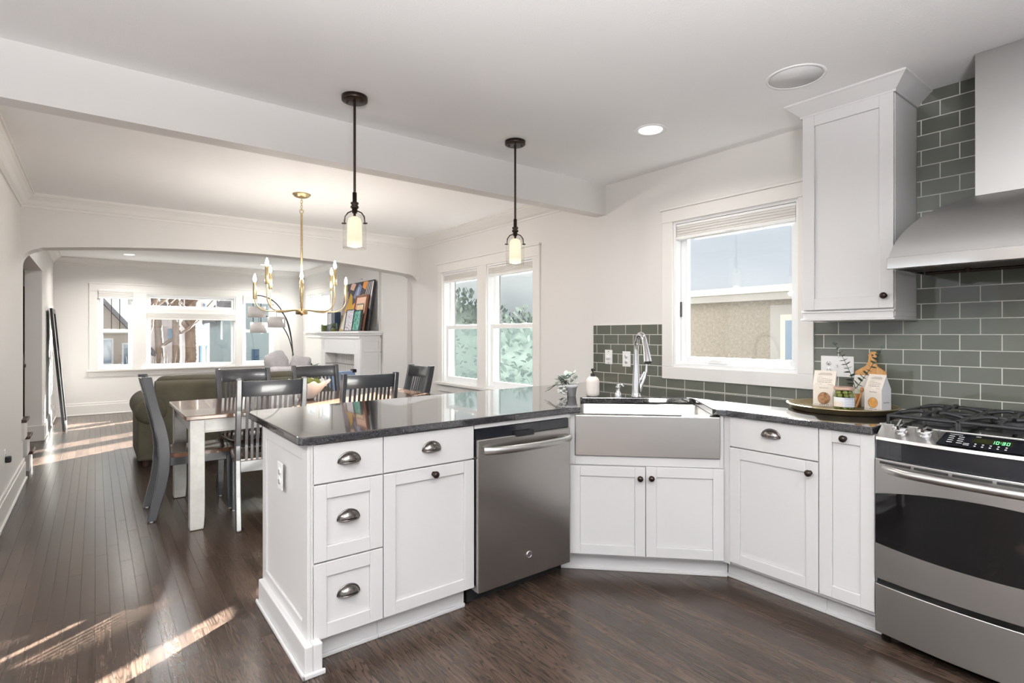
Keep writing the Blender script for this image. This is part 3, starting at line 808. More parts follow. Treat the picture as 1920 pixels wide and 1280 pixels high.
# countertop
def arc_pts(cx, cy, r, a0, a1, k=6): return [(cx + r * math.cos(R(a0 + (a1 - a0) * i / k)), cy + r * math.sin(R(a0 + (a1 - a0) * i / k))) for i in range(k + 1)]
poly = arc_pts(.645, 2.162, .028, 270, 180) + [(.617, 2.99)] + [(.632, 3.045), (.66, 3.075)] + [(1.0, 3.09), (WX, 3.225), (WX, .893), (2.625, .893), (2.625, 1.572)]
poly += [(2.606, 1.612), (2.612, 1.640)] + [(2.93, 1.966), (2.944, 1.988), (2.938, 2.004)] + [(2.440, 2.440), (2.428, 2.446), (2.418, 2.436)] + [(2.094, 2.108), (2.028, 2.137)]
mb = MB(); mb.zprism(poly[::-1], .882, .914); mb.build('countertop', m_gran, None, bevel=.005, seg=3, origin=(1.8, 2.6, .882), tagd=('black speckled granite countertop running over peninsula, sink corner and right cabinets', 'countertop'))

# ------------------------------------------------------------------ upper cabinet
uc = thing('wall_cabinet', 'tall white wall cabinet with crown top between window and range hood', 'cabinet', (3.2, 1.156, 1.383))
FU = frame((3.06, 0), (0, 1), (-1, 0))
mb = MB(); mb.box(3.06, .943, 1.40, WX, 1.369, 2.50); mb.build('body', m_cab, uc, bevel=.002)
door(FU, .945, 1.367, 1.440, 2.482, uc, .98, 1.499, .06)
mb = MB(); mb.box(3.035, .938, 1.383, WX, 1.373, 1.392); mb.box(3.045, .946, 1.392, WX, 1.366, 1.424); mb.box(3.04, .942, 1.424, WX, 1.37, 1.433); mb.build('light_rail', m_cab, uc, bevel=.002)
mb = MB()
A_ = [(3.043, .938), (3.043, 1.373)]
prof = [(0.0, 2.478), (.006, 2.478), (.006, 2.487), (.055, 2.535), (.066, 2.542), (.066, CEIL), (0, CEIL)]
def ring(o, z): return [(3.043 - o, 1.372 + o, z), (3.043 - o, .94 - o, z), (WX, .94 - o, z)]
rows = [[ring(o, z)[k] for k in range(3)] for (o, z) in prof]
left = [(WX, 1.372 + o, z) for (o, z) in prof]
rows = [[left[i]] + rows[i] for i in range(len(prof))]
mb.grid(rows, False); mb.build('crown', m_cab, uc)

# ------------------------------------------------------------------ range hood
hd = thing('range_hood', 'stainless steel chimney range hood above the gas range', 'range hood', (3.08, .505, 1.6))
G = [(0, 0), (.03, .10), (.06, .19), (.1, .285), (.16, .395), (.22, .48), (.3, .575), (.41, .685), (.5, .755), (.6, .82), (.7, .87), (.84, .935), (1, 1)]
mb = MB(); fr, lf, rt = [], [], []
for s_, g in G:
    x = 2.78 + .303 * s_; y0 = .885 - .235 * s_; y1 = .125 + .235 * s_; z = 1.647 + .276 * g
    fr.append([(x, y0 + (y1 - y0) * k / 12, z) for k in range(13)]); lf.append([(x, y0, z), (WX - .009, y0, z)]); rt.append([(x, y1, z), (WX - .009, y1, z)])
mb.grid(fr); mb.grid(lf); mb.grid(rt); mb.build('canopy', m_steel_h, hd)
mb = MB(); mb.box(2.776, .121, 1.597, 2.80, .889, 1.649); mb.box(2.80, .865, 1.597, WX - .009, .889, 1.649); mb.box(2.80, .121, 1.597, WX - .009, .145, 1.649); mb.build('lower_band', m_polish, hd, bevel=.003)
mb = MB(); mb.box(3.083, .36, 1.90, WX - .009, .65, CEIL); mb.build('chimney', m_steel_h, hd, bevel=.002)
mb = MB(); mb.box(2.80, .145, 1.618, WX - .009, .865, 1.63); mb.build('filter_panel', M('filter_metal', (.22, .21, .20), .35, 1.0), hd)
mb = MB(); mb.tube([(3.20, .15, 1.607), (3.20, .86, 1.607)], .008, 10); mb.lathe([(.012, 0), (.012, .02)], (3.20, .70, 1.598), (0, 0, 1), 12); mb.build('rail', m_bronze, hd)

# ------------------------------------------------------------------ range
rg = thing('gas_range', 'stainless steel slide-in gas range with black oven window', 'range', (3.0, .505, 0))
Y0, Y1, YC = .125, .885, .505
def bow(y, b=.042): return 2.632 - b * (1 - ((y - YC) / .38) ** 2)
def bowslab(mb, z0, z1, d=.04, y0=Y0, y1=Y1, off=0.0, k=16):
    P = [(bow(y0 + (y1 - y0) * i / k) + off, y0 + (y1 - y0) * i / k) for i in range(k + 1)]
    return mb.zprism(P + [(2.632 + d, y1), (2.632 + d, y0)], z0, z1, False)
mb = MB(); mb.box(2.672, Y0 + .004, .05, 3.33, Y1 - .004, .895); mb.build('body', m_enamel, rg)
mb = MB(); bowslab(mb, .052, .256); dr = mb.build('storage_drawer', m_steel, rg, bevel=.003)
mb = MB(); bowslab(mb, .278, .786); od = mb.build('oven_door', m_steel, rg, bevel=.003)
rows = []
for i in range(25):
    y = Y0 + .012 + (Y1 - Y0 - .014) * i / 24; t = (y - YC) / .38; zt = .635 + .05 * (1 - t * t); zb = .428 - .018 * (1 - t * t)
    rows.append([(bow(y) - .0015, y, zb + (zt - zb) * j / 4) for j in range(5)])
mb = MB(); mb.grid(rows); mb.build('oven_window', m_oglass, od)
mb = MB()
ys = [.872, .745, .62, .49, .36, .235, .14]
for a, b in zip(ys[:-1], ys[1:]):
    k = 5; P = [(bow(a - .006 + (b + .006 - a + .006) * i / k) - .0012, a - .006 + (b - a + .012) * i / k) for i in range(k + 1)]
    mb.grid([[(x, y, .767) for x, y in P], [(x, y, .777) for x, y in P]], False)
mb.build('vent_slots', m_slot, od)
hp = []
for i in range(23):
    y = Y1 - .035 - (Y1 - Y0 - .07) * i / 22; e_ = min(1, min(i, 22 - i) / 3.0)
    hp.append((bow(y) + .004 - .05 * math.sqrt(e_), y, .752))
mb = MB(); mb.tube(hp, [.012] + [.0175] * 21 + [.012], 14); mb.build('door_handle', m_steel, od)
mb = MB(); bowslab(mb, .787, .866, .05, off=.018); mb.build('fascia', m_enamel, rg)
rows = []
for zz, t in ((.866, 0), (.878, .04), (.926, 1)):
    rows.append([((bow(y) - .002) * (1 - t) + 2.706 * t, y, zz) for y in [Y0 + .004 + (Y1 - Y0 - .008) * i / 20 for i in range(21)]])
mb = MB(); mb.grid(rows, False)
for k in (0, -1): mb.add([rows[0][k], rows[1][k], rows[2][k], (2.71, rows[2][k][1], .866)], [(0, 1, 2, 3)], False)
cp = mb.build('control_panel', m_steel, rg)
def panel_pt(y, t, off=0.0):
    a = Vector((bow(y) - .002, y, .878)); b = Vector((2.706, y, .926)); d = b - a; n = Vector((-d.z, 0, d.x)).normalized()
    return a + d * t + n * off, n
for y in (.80, .715, .295, .21):
    p, n = panel_pt(y, .52)
    mb = MB(); mb.lathe([(.021, 0), (.021, .004), (.016, .006), (.0155, .014), (.026, .018), (.0275, .023), (.024, .028), (.0, .029)], p, n, 24)
    ax = Vector((.8, 0, .6)); side = Vector((0, 1, 0)); c = p + n * .026; up = n.cross(side)
    Q = []
    for h, sc in ((0, 1), (.022, .55)):
        for (a, b) in ((-.006 * sc, -.024), (.006 * sc, -.024), (.006 * sc, .024), (-.006 * sc, .024)): Q.append(c + n * h + side * a + up * b)
    mb.hexa(Q); mb.build('burner_knob', m_chrome, cp)
# display
mb = MB(); P4 = [panel_pt(.665, .06, .0015)[0], panel_pt(.345, .06, .0015)[0], panel_pt(.345, .86, .0015)[0], panel_pt(.645, .86, .0015)[0]]
rows = []
for t in (.10, .88):
    rows.append([panel_pt(y, t, .0018)[0] for y in [.668 - (.668 - .342) * i / 12 - (.012 if (t > .5 and i == 0) else 0) for i in range(13)]])
mb.grid(rows, False); ds = mb.build('display', m_enamel, cp)
mb = MB(); rows = []
for t in (.44, .70): rows.append([panel_pt(y, t, .0024)[0] for y in [.565 - .115 * i / 4 for i in range(5)]])
mb.grid(rows, False); mb.build('clock_screen', m_lcd, ds)
SEG = {'0': 'abcdef', '1': 'bc', '3': 'abgcd', '2': 'abged'}
mb = MB(); cw, chh, sw = .0085, .17, .0016
def pq(y, t): return panel_pt(y, t, .003)[0]
def segbar(ya, yb, ta, tb): mb.add([pq(ya, ta), pq(yb, ta), pq(yb, tb), pq(ya, tb)], [(0, 1, 2, 3)], False)
yy = .510
for ch in '10:30':
    if ch == ':':
        for t in (.53, .59): segbar(yy, yy - .0015, t, t + .02)
        yy -= .005; continue
    t0 = .47; t1 = t0 + chh
    for sg in SEG[ch]:
        if sg == 'a': segbar(yy, yy - cw, t1 - .025, t1)
        if sg == 'd': segbar(yy, yy - cw, t0, t0 + .025)
        if sg == 'g': segbar(yy, yy - cw, (t0 + t1) / 2 - .012, (t0 + t1) / 2 + .012)
        if sg == 'f': segbar(yy, yy - sw, (t0 + t1) / 2, t1)
        if sg == 'e': segbar(yy, yy - sw, t0, (t0 + t1) / 2)
        if sg == 'b': segbar(yy - cw + sw, yy - cw, (t0 + t1) / 2, t1)
        if sg == 'c': segbar(yy - cw + sw, yy - cw, t0, (t0 + t1) / 2)
    yy -= cw + .004
mb.build('clock_digits', m_led, ds)
mb = MB()
for i in range(5):
    for t in (.20, .32): segbar(.555 - i * .022, .549 - i * .022, t, t + .05)
for i in range(4):
    for j in range(2): segbar(.64 - j * .030, .622 - j * .030, .28 + i * .12, .315 + i * .12)
segbar(.64, .60, .76, .79); segbar(.588, .570, .30, .33); segbar(.588, .570, .22, .25); segbar(.56, .545, .76, .79)
mb.build('printed_legends', m_print, ds)
mb = MB(); mb.box(2.70, Y0 - .004, .895, 3.345, Y1 + .004, .926); ct = mb.build('cooktop', m_enamel, rg, bevel=.006, seg=3)
mb = MB(); mb.box(2.698, Y0 - .006, .916, 2.712, Y1 + .006, .927); mb.build('front_trim', m_polish, ct, bevel=.002)
for (bx, by, br) in ((2.87, .73, .045), (3.17, .73, .038), (2.87, .28, .045), (3.17, .28, .038), (3.02, .505, .05)):
    mb = MB(); mb.lathe([(br * 1.3, .926), (br * 1.2, .932), (br, .934), (br, .946), (br * .9, .95), (0, .951)], (bx, by, 0), (0, 0, 1), 24); mb.build('burner_cap', m_iron, ct)
for (ya, yb) in ((.635, .872), (.385, .627), (.138, .377)):
    mb = MB(); z = .957; ym = (ya + yb) / 2
    def bar(p, q, r=.0075): mb.tube([p, q], r, 8)
    for y in (ya, yb): bar((2.745, y, z), (3.31, y, z))
    for x in (2.745, 3.025, 3.31): bar((x, ya, z), (x, yb, z))
    for x in (2.745, 3.31):
        for y in (ya, yb): bar((x, y, .926), (x, y, z))
    for xc in (2.885, 3.17):
        for sx_, sy_ in ((1, 0), (-1, 0), (0, 1), (0, -1)):
            ex = xc + sx_ * .14; ey = ym + sy_ * (yb - ya) / 2
            mb.tube([(ex, ey, z), (xc + sx_ * .09, ym + sy_ * .075, z + .012), (xc + sx_ * .055, ym + sy_ * .045, z + .016), (xc + sx_ * .028, ym + sy_ * .028, z + .012)], .008, 8)
    mb.build('grate', m_iron, ct)
for y in (Y0 + .05, Y1 - .05):
    for x in (2.72, 3.25): mb = MB(); mb.lathe([(.018, 0), (.018, .015), (.010, .018), (.010, .055)], (x, y, 0), (0, 0, 1), 14); mb.build('foot', m_rubber, rg)
# ------------------------------------------------------------------ ceiling fixtures
def pendant(x, y, label):
    t = thing('pendant_light', label, 'pendant light', (x, y, CEIL), 0, 'bronze pendant lights over the peninsula')
    mb = MB(); mb.lathe([(.0, 0), (.066, 0), (.066, -.022), (.06, -.026), (.0, -.026)], (x, y, CEIL), (0, 0, 1), 32)
    for s_ in (-1, 1): mb.lathe([(.006, -.026), (.005, -.034), (0, -.035)], (x + s_ * .04 * .7925, y - s_ * .04 * .61, CEIL), (0, 0, 1), 10)
    mb.build('canopy', m_bronze, t)
    mb = MB(); mb.tube([(x, y, CEIL - .026), (x, y, 2.04)], .0068, 12); mb.lathe([(.0, 2.05), (.011, 2.05), (.011, 2.0), (.02, 1.998), (.02, 1.99), (.014, 1.985), (.021, 1.978), (.021, 1.970), (.014, 1.965), (.014, 1.945), (.007, 1.94), (.007, 1.90), (0, 1.895)], (x, y, 0), (0, 0, 1), 20)
    mb.build('stem', m_bronze, t)
    mb = MB()
    for s_ in (-1, 1):
        dx, dy = s_ * .7925, -s_ * .6099
        mb.tube([(x + dx * .012, y + dy * .012, 1.955), (x + dx * .035, y + dy * .035, 1.945), (x + dx * .05, y + dy * .05, 1.925), (x + dx * .054, y + dy * .054, 1.885)], .0035, 8)
        mb.tube([(x + dx * .045, y + dy * .045, 1.89), (x + dx * .066, y + dy * .066, 1.89)], .004, 8)
    mb.build('yoke', m_bronze, t)
    mb = MB(); mb.lathe([(.022, 1.943), (.047, 1.925), (.057, 1.90), (.059, 1.86), (.059, 1.757), (.0575, 1.757), (.0575, 1.762)], (x, y, 0), (0, 0, 1), 40)
    mb.build('outer_glass', m_clear, t)
    mb = MB(); mb.lathe([(.012, 1.925), (.03, 1.915), (.036, 1.895), (.038, 1.77), (.0, 1.768)], (x, y, 0), (0, 0, 1), 32)
    mb.build('inner_shade', m_glow, t)
    point('pendant_lamp_light', (x, y, 1.745), .02, 9, (1, .93, .84))
    return t


pendant(1.073, 2.74, 'nearer bronze pendant with glass cylinder hanging over the free end of the peninsula')
pendant(2.138, 2.744, 'farther bronze pendant with glass cylinder hanging nearer the window wall')


def can_light(x, y, label, r=.09, power=14):
    t = thing('recessed_light', label, 'recessed light', (x, y, CEIL), 0, 'recessed ceiling lights')
    mb = MB(); mb.lathe([(r * .74, 0.0), (r * .74, -.002), (r, -.005), (r + .004, -.001), (r + .004, 0)], (x, y, CEIL), (0, 0, 1), 40); mb.build('trim_ring', m_white_pl, t)
    mb = MB(); mb.lathe([(0, -.0035), (r * .75, -.0035), (r * .75, 0.0)], (x, y, CEIL), (0, 0, 1), 40); mb.build('lens', m_can, t)
    area('recessed_light_beam', (x, y, CEIL - .012), r * 1.3, power, (1, .96, .9))
    return t


can_light(2.669, 2.09, 'lit recessed light in the kitchen ceiling in front of the sink window', .092, 5)
can_light(.42, 10.27, 'lit recessed light in the far room ceiling above the left window', .09, 22)
can_light(2.39, 10.3, 'lit recessed light in the far room ceiling seen behind the chandelier candles', .09, 22)
for x, y, p in ((.7, 7.9, 20), (1.9, 7.4, 20)): area('living_fill_beam', (x, y, CEIL - .012), .12, p, (1, .98, .95), spread=175)  # added fill for the far room, unseen and without fixtures
for x, y in ((-1.5, 1.2), (-1.5, 3.2)): area('side_fill_beam', (x, y, CEIL - .012), .12, 34, (1, .98, .95), spread=175)  # extra fill lights for the peninsula end panel, no lamp bodies
for x, y in ((.9, .9), (.9, -1.2), (2.4, -1.2), (-1.4, -.6)): area('kitchen_fill_beam', (x, y, CEIL - .012), .12, 5, (1, .97, .92))  # unseen downlights added to lift the kitchen, no fixtures built
area('added_ceiling_uplight', (-.2, -.75, 1.6), .5, 430, (.98, .98, 1), 'DISK', (R(180), 0, 0), 163); point('added_fill_point', (-.2, -.75, 1.55), .05, 3, (1, .98, .95))  # bare lights added behind the camera to brighten the ceiling, no bowl fixture
sp = thing('ceiling_speaker', 'round white speaker grille set in the kitchen ceiling', 'speaker', (2.673, 1.234, CEIL))
mb = MB(); mb.lathe([(.118, 0), (.118, -.004), (.127, -.005), (.132, -.001), (.132, 0)], (2.673, 1.234, CEIL), (0, 0, 1), 48); mb.build('rim', m_white_pl, sp)
mb = MB(); mb.lathe([(0, -.0025), (.1185, -.0025), (.1185, 0)], (2.673, 1.234, CEIL), (0, 0, 1), 48); mb.build('grille', m_speaker, sp)

# chandelier
CX, CY = 1.447, 4.93
ch = thing('chandelier', 'brushed gold chandelier with eight candle arms over the dining table', 'chandelier', (CX, CY, CEIL))
mb = MB(); mb.lathe([(0, 0), (.076, 0), (.076, -.008), (.066, -.012), (.062, -.022), (.045, -.030), (.012, -.036), (0, -.037)], (CX, CY, CEIL), (0, 0, 1), 36); mb.build('canopy', m_brass, ch)
mb = MB()
for k in range(5):
    z = 2.505 - k * .022; a = R(52 + 90 * (k % 2)); pts = [(CX + .009 * math.cos(w) * math.cos(a), CY + .009 * math.cos(w) * math.sin(a), z + .015 * math.sin(w)) for w in [2 * math.pi * i / 12 for i in range(13)]]
    mb.tube(pts, .0025, 6, False)
mb.tube([(CX + .017 * math.cos(w) * .79, CY - .017 * math.cos(w) * .61, 2.398 + .017 * math.sin(w)) for w in [2 * math.pi * i / 16 for i in range(17)]], .004, 6, False)
mb.build('chain', m_brass, ch)
mb = MB(); mb.tube([(CX, CY, 2.385), (CX, CY, 1.535)], .0095, 14); mb.build('rod', m_brass, ch)
mb = MB(); mb.lathe([(0, 1.478), (.008, 1.478), (.008, 1.487), (.05, 1.489), (.05, 1.532), (.046, 1.536), (.02, 1.54), (0, 1.541)], (CX, CY, 0), (0, 0, 1), 32); mb.build('hub', m_brass, ch)
AZ0 = math.atan2(-.959, -.281)
for k in range(8):
    a = AZ0 + k * math.pi / 4; hi = k % 2; zc = 1.725 if hi else 1.615; Rr = .375
    dx, dy = math.cos(a), math.sin(a); pts = [(.04, 1.527), (.10, 1.524), (.18, 1.515), (Rr - .11, 1.512)]
    for i in range(1, 8):
        w = R(90 * i / 7); pts.append((Rr - .11 + .11 * math.sin(w), 1.512 + .11 * (1 - math.cos(w))))
    pts.append((Rr, zc + .01))
    mb = MB(); mb.tube([(CX + dx * r_, CY + dy * r_, z) for r_, z in pts], .0052, 10); arm = mb.build('arm', m_brass, ch)
    mb = MB(); mb.lathe([(0, zc), (.0125, zc), (.0145, zc + .004), (.0155, zc + .146), (.013, zc + .148), (0, zc + .148)], (CX + dx * Rr, CY + dy * Rr, 0), (0, 0, 1), 20); mb.build('candle_sleeve', m_brass, arm)
    mb = MB(); mb.lathe([(0.006, zc + .146), (.009, zc + .155), (.0135, zc + .17), (.011, zc + .19), (.005, zc + .205), (.001, zc + .216)], (CX + dx * Rr, CY + dy * Rr, 0), (0, 0, 1), 16); mb.build('bulb', m_bulb, arm)

# ------------------------------------------------------------------ sink corner objects
RT = Vector((.7925, -.6099, 0)); TO = Vector((-.5, -.866, 0))
B = Vector((2.722, 2.243, .914))
fc = thing('faucet', 'chrome pull-down faucet with a side lever behind the sink', 'faucet', tuple(B))
mb = MB(); mb.lathe([(.031, 0), (.031, .006), (.027, .01), (.0265, .03), (.025, .08), (.021, .15), (.0165, .21), (.0155, .235)], B, (0, 0, 1), 24); mb.build('body', m_chrome, fc)
mb = MB(); mb.lathe([(.0325, -.0), (.0325, .004), (.0, .004)], B, (0, 0, 1), 24); mb.build('base_ring', m_slot, fc)
sp_ = [B + Vector((0, 0, .23)), B + Vector((0, 0, .29))]
for i in range(1, 13):
    w = math.pi * i / 12 * .86; sp_.append(B + TO * (.078 * (1 - math.cos(w))) + Vector((0, 0, .30 + .098 * math.sin(w))))
mb = MB(); mb.tube(sp_, [.0155] * 4 + [.0155 - .0001 * i for i in range(len(sp_) - 4)], 16); mb.build('spout', m_chrome, fc)
e1 = sp_[-1]; dn = (sp_[-1] - sp_[-2]).normalized()
mb = MB(); mb.tube([e1 - dn * .005, e1 + dn * .03, e1 + dn * .075 + Vector((0, 0, -.01)), e1 + dn * .10 + Vector((0, 0, -.022))], [.0155, .0165, .0215, .0245], 18); shd = mb.build('spray_head', m_chrome, fc)
ee = e1 + dn * .10 + Vector((0, 0, -.022)); mb = MB(); mb.tube([ee - Vector((0, 0, .0)), ee + dn * .004 - Vector((0, 0, .003))], .020, 16); mb.build('spray_face', m_rubber, shd)
mb = MB(); h0 = B + RT * .018
mb.tube([h0 + Vector((0, 0, .035)), h0 + RT * .018 + Vector((0, 0, .085)), h0 + RT * .036 + Vector((0, 0, .125)), h0 + RT * .045 + Vector((0, 0, .165)), h0 + RT * .048 + Vector((0, 0, .215))], [.014, .0115, .0105, .008, .005], 12)
mb.tube([B + RT * .012 + Vector((0, 0, .10)), h0 + RT * .014 + Vector((0, 0, .12)), h0 + RT * .034 + Vector((0, 0, .16))], [.010, .011, .006], 10)
mb.build('lever', m_chrome, fc)
D = Vector((2.655, 2.335, .914)); sd = thing('soap_dispenser', 'small chrome built-in soap dispenser left of the faucet', 'soap dispenser', tuple(D))
mb = MB(); mb.lathe([(.021, 0), (.021, .012), (.017, .022), (.0125, .032), (.0125, .052), (.015, .056), (.0155, .066), (.0, .068)], D, (0, 0, 1), 20); mb.build('base', m_chrome, sd)
mb = MB(); mb.tube([D + Vector((0, 0, .066)), D + RT * .006 + Vector((0, 0, .078)), D + RT * .02 + TO * .01 + Vector((0, 0, .076)), D + RT * .03 + TO * .02 + Vector((0, 0, .064))], [.013, .009, .0065, .005], 10); mb.build('spout', m_chrome, sd)
Q = Vector((2.545, 2.452, .914)); sb = thing('soap_bottle', 'off-white soap bottle with black pump at the sink corner', 'bottle', tuple(Q))
mb = MB(); mb.lathe([(0, 0), (.036, 0), (.042, .006), (.0425, .02), (.0425, .092), (.040, .106), (.032, .119), (.020, .126), (.0, .127)], Q, (0, 0, 1), 32); mb.build('body', m_soap, sb)
mb = MB(); mb.lathe([(.0145, .125), (.0145, .145), (.005, .146), (.005, .160), (.0115, .161), (.0115, .176), (0, .177)], Q, (0, 0, 1), 20); mb.tube([Q + Vector((0, 0, .17)), Q + TO * .035 + Vector((0, 0, .168))], .005, 8); mb.build('pump', m_black, sb)
Pp = Vector((2.44, 2.54, .914)); pl_ = thing('potted_plant', 'small trailing plant with pale leaves and white flowers in a gray pot', 'plant', tuple(Pp))
mb = MB(); mb.lathe([(0, 0), (.027, 0), (.035, .055), (.040, .056), (.040, .074), (.036, .075), (.034, .066), (0, .064)], Pp, (0, 0, 1), 28); mb.build('pot', m_pot, pl_)
mb = MB(); rnd = random.Random(3)
for i in range(60):
    a = rnd.uniform(0, 6.28); r_ = rnd.uniform(0, .03); b0 = Pp - RT * rnd.uniform(.0, .07) + Vector((r_ * math.cos(a), r_ * math.sin(a), rnd.uniform(.07, .13)))
    mb.leaf(b0, Vector((math.cos(a), math.sin(a), rnd.uniform(-.2, .9))) - RT * .5, (0, 0, 1), rnd.uniform(.035, .055), rnd.uniform(.024, .036))
mb.build('pale_leaves', m_pale_leaf, pl_)
mb = MB()
mb.tube([Pp + Vector((0, 0, .06)), Pp - RT * .04 + Vector((0, 0, .10)), Pp - RT * .09 + Vector((0, 0, .08)), Pp - RT * .15 + Vector((0, 0, .035))], .002, 6)
for i in range(9):
    b0 = Pp - RT * (.03 + .014 * i) + Vector((0, 0, .115 - .009 * i)); mb.leaf(b0, -RT + Vector((rnd.uniform(-.5, .5), rnd.uniform(-.5, .5), -.25)), (0, 0, 1), .04, .012)
mb.build('green_leaves', m_leaf, pl_)
mb = MB(); st_ = MB()
for i in range(30):
    c = Pp - RT * rnd.uniform(.034, .095) + TO * rnd.uniform(-.02, .03) + Vector((0, 0, rnd.uniform(.01, .085)))
    for k in range(5): a = k * 1.257 + i; mb.ell(c + Vector((.006 * math.cos(a), .006 * math.sin(a), .003 * (k % 2))), (.0062, .0062, .005), 8, 5)
    st_.tube([Pp + Vector((0, 0, .07)) - RT * .01, Pp - RT * .03 + Vector((0, 0, .10)), c], .0011, 5)
st_.build('flower_stems', m_leaf, pl_)
mb.build('flowers', m_ceramic, pl_)

FWt = frame((WX - .008, 0), (0, 1), (-1, 0))
t = thing('dimmer_plate', 'white dimmer plate with a round knob on the tile left of the faucet', 'switch', (3.36, 3.056, 1.125)); outlet_plate(t, FWt, 3.056, 1.125, 0, 'dimmer', .08)
t = thing('outlet_plate', 'white outlet plate on the tile directly behind the faucet', 'outlet', (3.36, 2.866, 1.115)); outlet_plate(t, FWt, 2.866, 1.115, 0, 'duplex', .082, .122)
t = thing('wall_plate', 'wide white three-gang plate on the tile behind the tray', 'outlet', (3.36, 1.319, 1.128)); outlet_plate(t, FWt, 1.362, 1.128, 0, 'duplex', .088); outlet_plate(t, FWt, 1.319, 1.128, .0004, 'switch', .07); outlet_plate(t, FWt, 1.276, 1.128, 0, 'switch', .088)

# ------------------------------------------------------------------ tray and its objects
TC = (3.098, 1.198); TZ = .914
mb = MB(); mb.lathe([(0, .0), (.222, .0), (.234, .004), (.250, .026), (.256, .028), (.256, .032), (.248, .032), (.231, .011), (.218, .008), (0, .008)], (*TC, TZ), (0, 0, 1), 72)
mb.build('serving_tray', m_tray, None, origin=(*TC, TZ), tagd=('round aged gold metal tray on the counter beside the range', 'tray'))
TB = TZ + .0095


def cookie_box(name, fx, fy, ang, w, d, h, label, cm, marks_side):
    """gable top carton, front lower left corner at fx,fy; ang = heading of the front edge"""
    e = Vector((math.cos(ang), math.sin(ang), 0)); n = Vector((-e.y, e.x, 0))  # n points back
    O = Vector((fx, fy, TB)); hb = h * .60
    def P(u, v, z): return O + e * u + n * v + Vector((0, 0, z))
    c0 = P(w / 2, d / 2, 0); t = thing(name, label, 'box', tuple(c0), 0, 'biscuit cartons on the tray')
    mb = MB(); mb.add([P(0, 0, 0), P(w, 0, 0), P(w, d, 0), P(0, d, 0), P(0, 0, hb), P(w, 0, hb), P(w, d, hb), P(0, d, hb), P(0, d * .5, h * .97), P(w, d * .5, h * .97)],
                      [(0, 1, 2, 3), (0, 1, 5, 4), (2, 3, 7, 6), (4, 5, 9, 8), (6, 7, 8, 9)], False)
    mb.cur = 1; mb.add([P(w, 0, 0), P(w, d, 0), P(w, d, hb), P(w, 0, hb), P(w, d * .5, h * .97), P(0, 0, 0), P(0, d, 0), P(0, d, hb), P(0, 0, hb), P(0, d * .5, h * .97)], [(0, 1, 2, 3), (3, 2, 4), (5, 6, 7, 8), (8, 7, 9)], False)
    mb.cur = 0; mb.add([P(0, d * .48, h * .95), P(w, d * .48, h * .95), P(w, d * .48, h), P(0, d * .48, h), P(0, d * .52, h * .95), P(w, d * .52, h * .95), P(w, d * .52, h), P(0, d * .52, h)], [(0, 1, 2, 3), (4, 5, 6, 7), (2, 3, 7, 6), (0, 3, 7, 4), (1, 2, 6, 5)], False)
    body = mb.build('carton', [m_kraft, m_card_w], t)
    mb = MB(); cu, cz, r_ = w * .5, hb * .37, w * .27
    mb.add([P(cu, -.0012, cz)] + [P(cu + r_ * math.cos(2 * math.pi * i / 32), -.0012, cz + r_ * 1.12 * math.sin(2 * math.pi * i / 32)) for i in range(32)], [(0, 1 + i, 1 + (i + 1) % 32) for i in range(32)], False); mb.build('window', cm, t)
    mb = MB(); ring = [P(cu + r_ * 1.02 * math.cos(2 * math.pi * i / 32), -.0015, cz + r_ * 1.14 * math.sin(2 * math.pi * i / 32)) for i in range(33)]; mb.tube(ring, .0009, 5, False); mb.build('window_edge', m_ink, t)
    # sloping roof panel printing
    sl = Vector(P(0, d * .5, h * .97)) - Vector(P(0, 0, hb)); nn = e.cross(sl).normalized(); nn = nn if nn.dot(n) < 0 else -nn
    def Rp(u, v): return P(u, 0, hb) + sl * v + nn * .0009
    mb = MB()
    def rq(u0, u1, v0, v1): mb.add([Rp(u0, v0), Rp(u1, v0), Rp(u1, v1), Rp(u0, v1)], [(0, 1, 2, 3)], False)
    rq(w * .28, w * .78, .86, .885)
    for k in range(11): rq(w * (.20 + .058 * k), w * (.20 + .058 * k + .040), .765, .815)
    rq(w * .2, w * .84, .70, .712); rq(w * .08, w * .40, .05, .068); rq(w * .66, w * .92, .03, .05)
    # building drawing : a curved row of arches
    for k in range(9):
        u = w * (.18 + .075 * k); top = .55 - .018 * k + (.06 if k in (1, 2) else 0)
        rq(u, u + w * .008, .16, top); rq(u + w * .02, u + w * .05, .16, .20 + .03 * (k % 2)); rq(u, u + w * .075, top - .01, top + .006); rq(u, u + w * .075, .32, .332)
        if k < 4: rq(u, u + w * .075, .45, .458)
    mb.build('printed_drawing', m_ink, t)
    # lettering script strokes (illegible in the photo) and bottom icons
    mb = MB()
    def script(Pf, u0, u1, z, hgt):
        pts = [Pf(u0 + (u1 - u0) * i / 48, z + hgt * (.5 * math.sin(i * .9) + (.9 if i % 24 in (2, 3, 4) else 0)) * .5) for i in range(49)]
        mb.tube(pts, .0006, 4, False)
    script(lambda u, z: P(u, -.0008, z), w * .30, w * .72, hb * .86, .006)
    if marks_side: script(lambda u, z: P(w + .0008, u, z), d * .18, d * .8, hb * .38, .010)
    mb.build('script_lettering', m_ink, t)
    mb = MB()
    for k, (a, b) in enumerate(((.08, .11), (.17, .20), (.28, .46), (.5, .54), (.60, .72), (.82, .85), (.90, .93))): mb.add([P(w * a, -.0008, .006), P(w * b, -.0008, .006), P(w * b, -.0008, .0095), P(w * a, -.0008, .0095)], [(0, 1, 2, 3)], False)
    mb.build('printed_icons', m_ink, t)
    return t


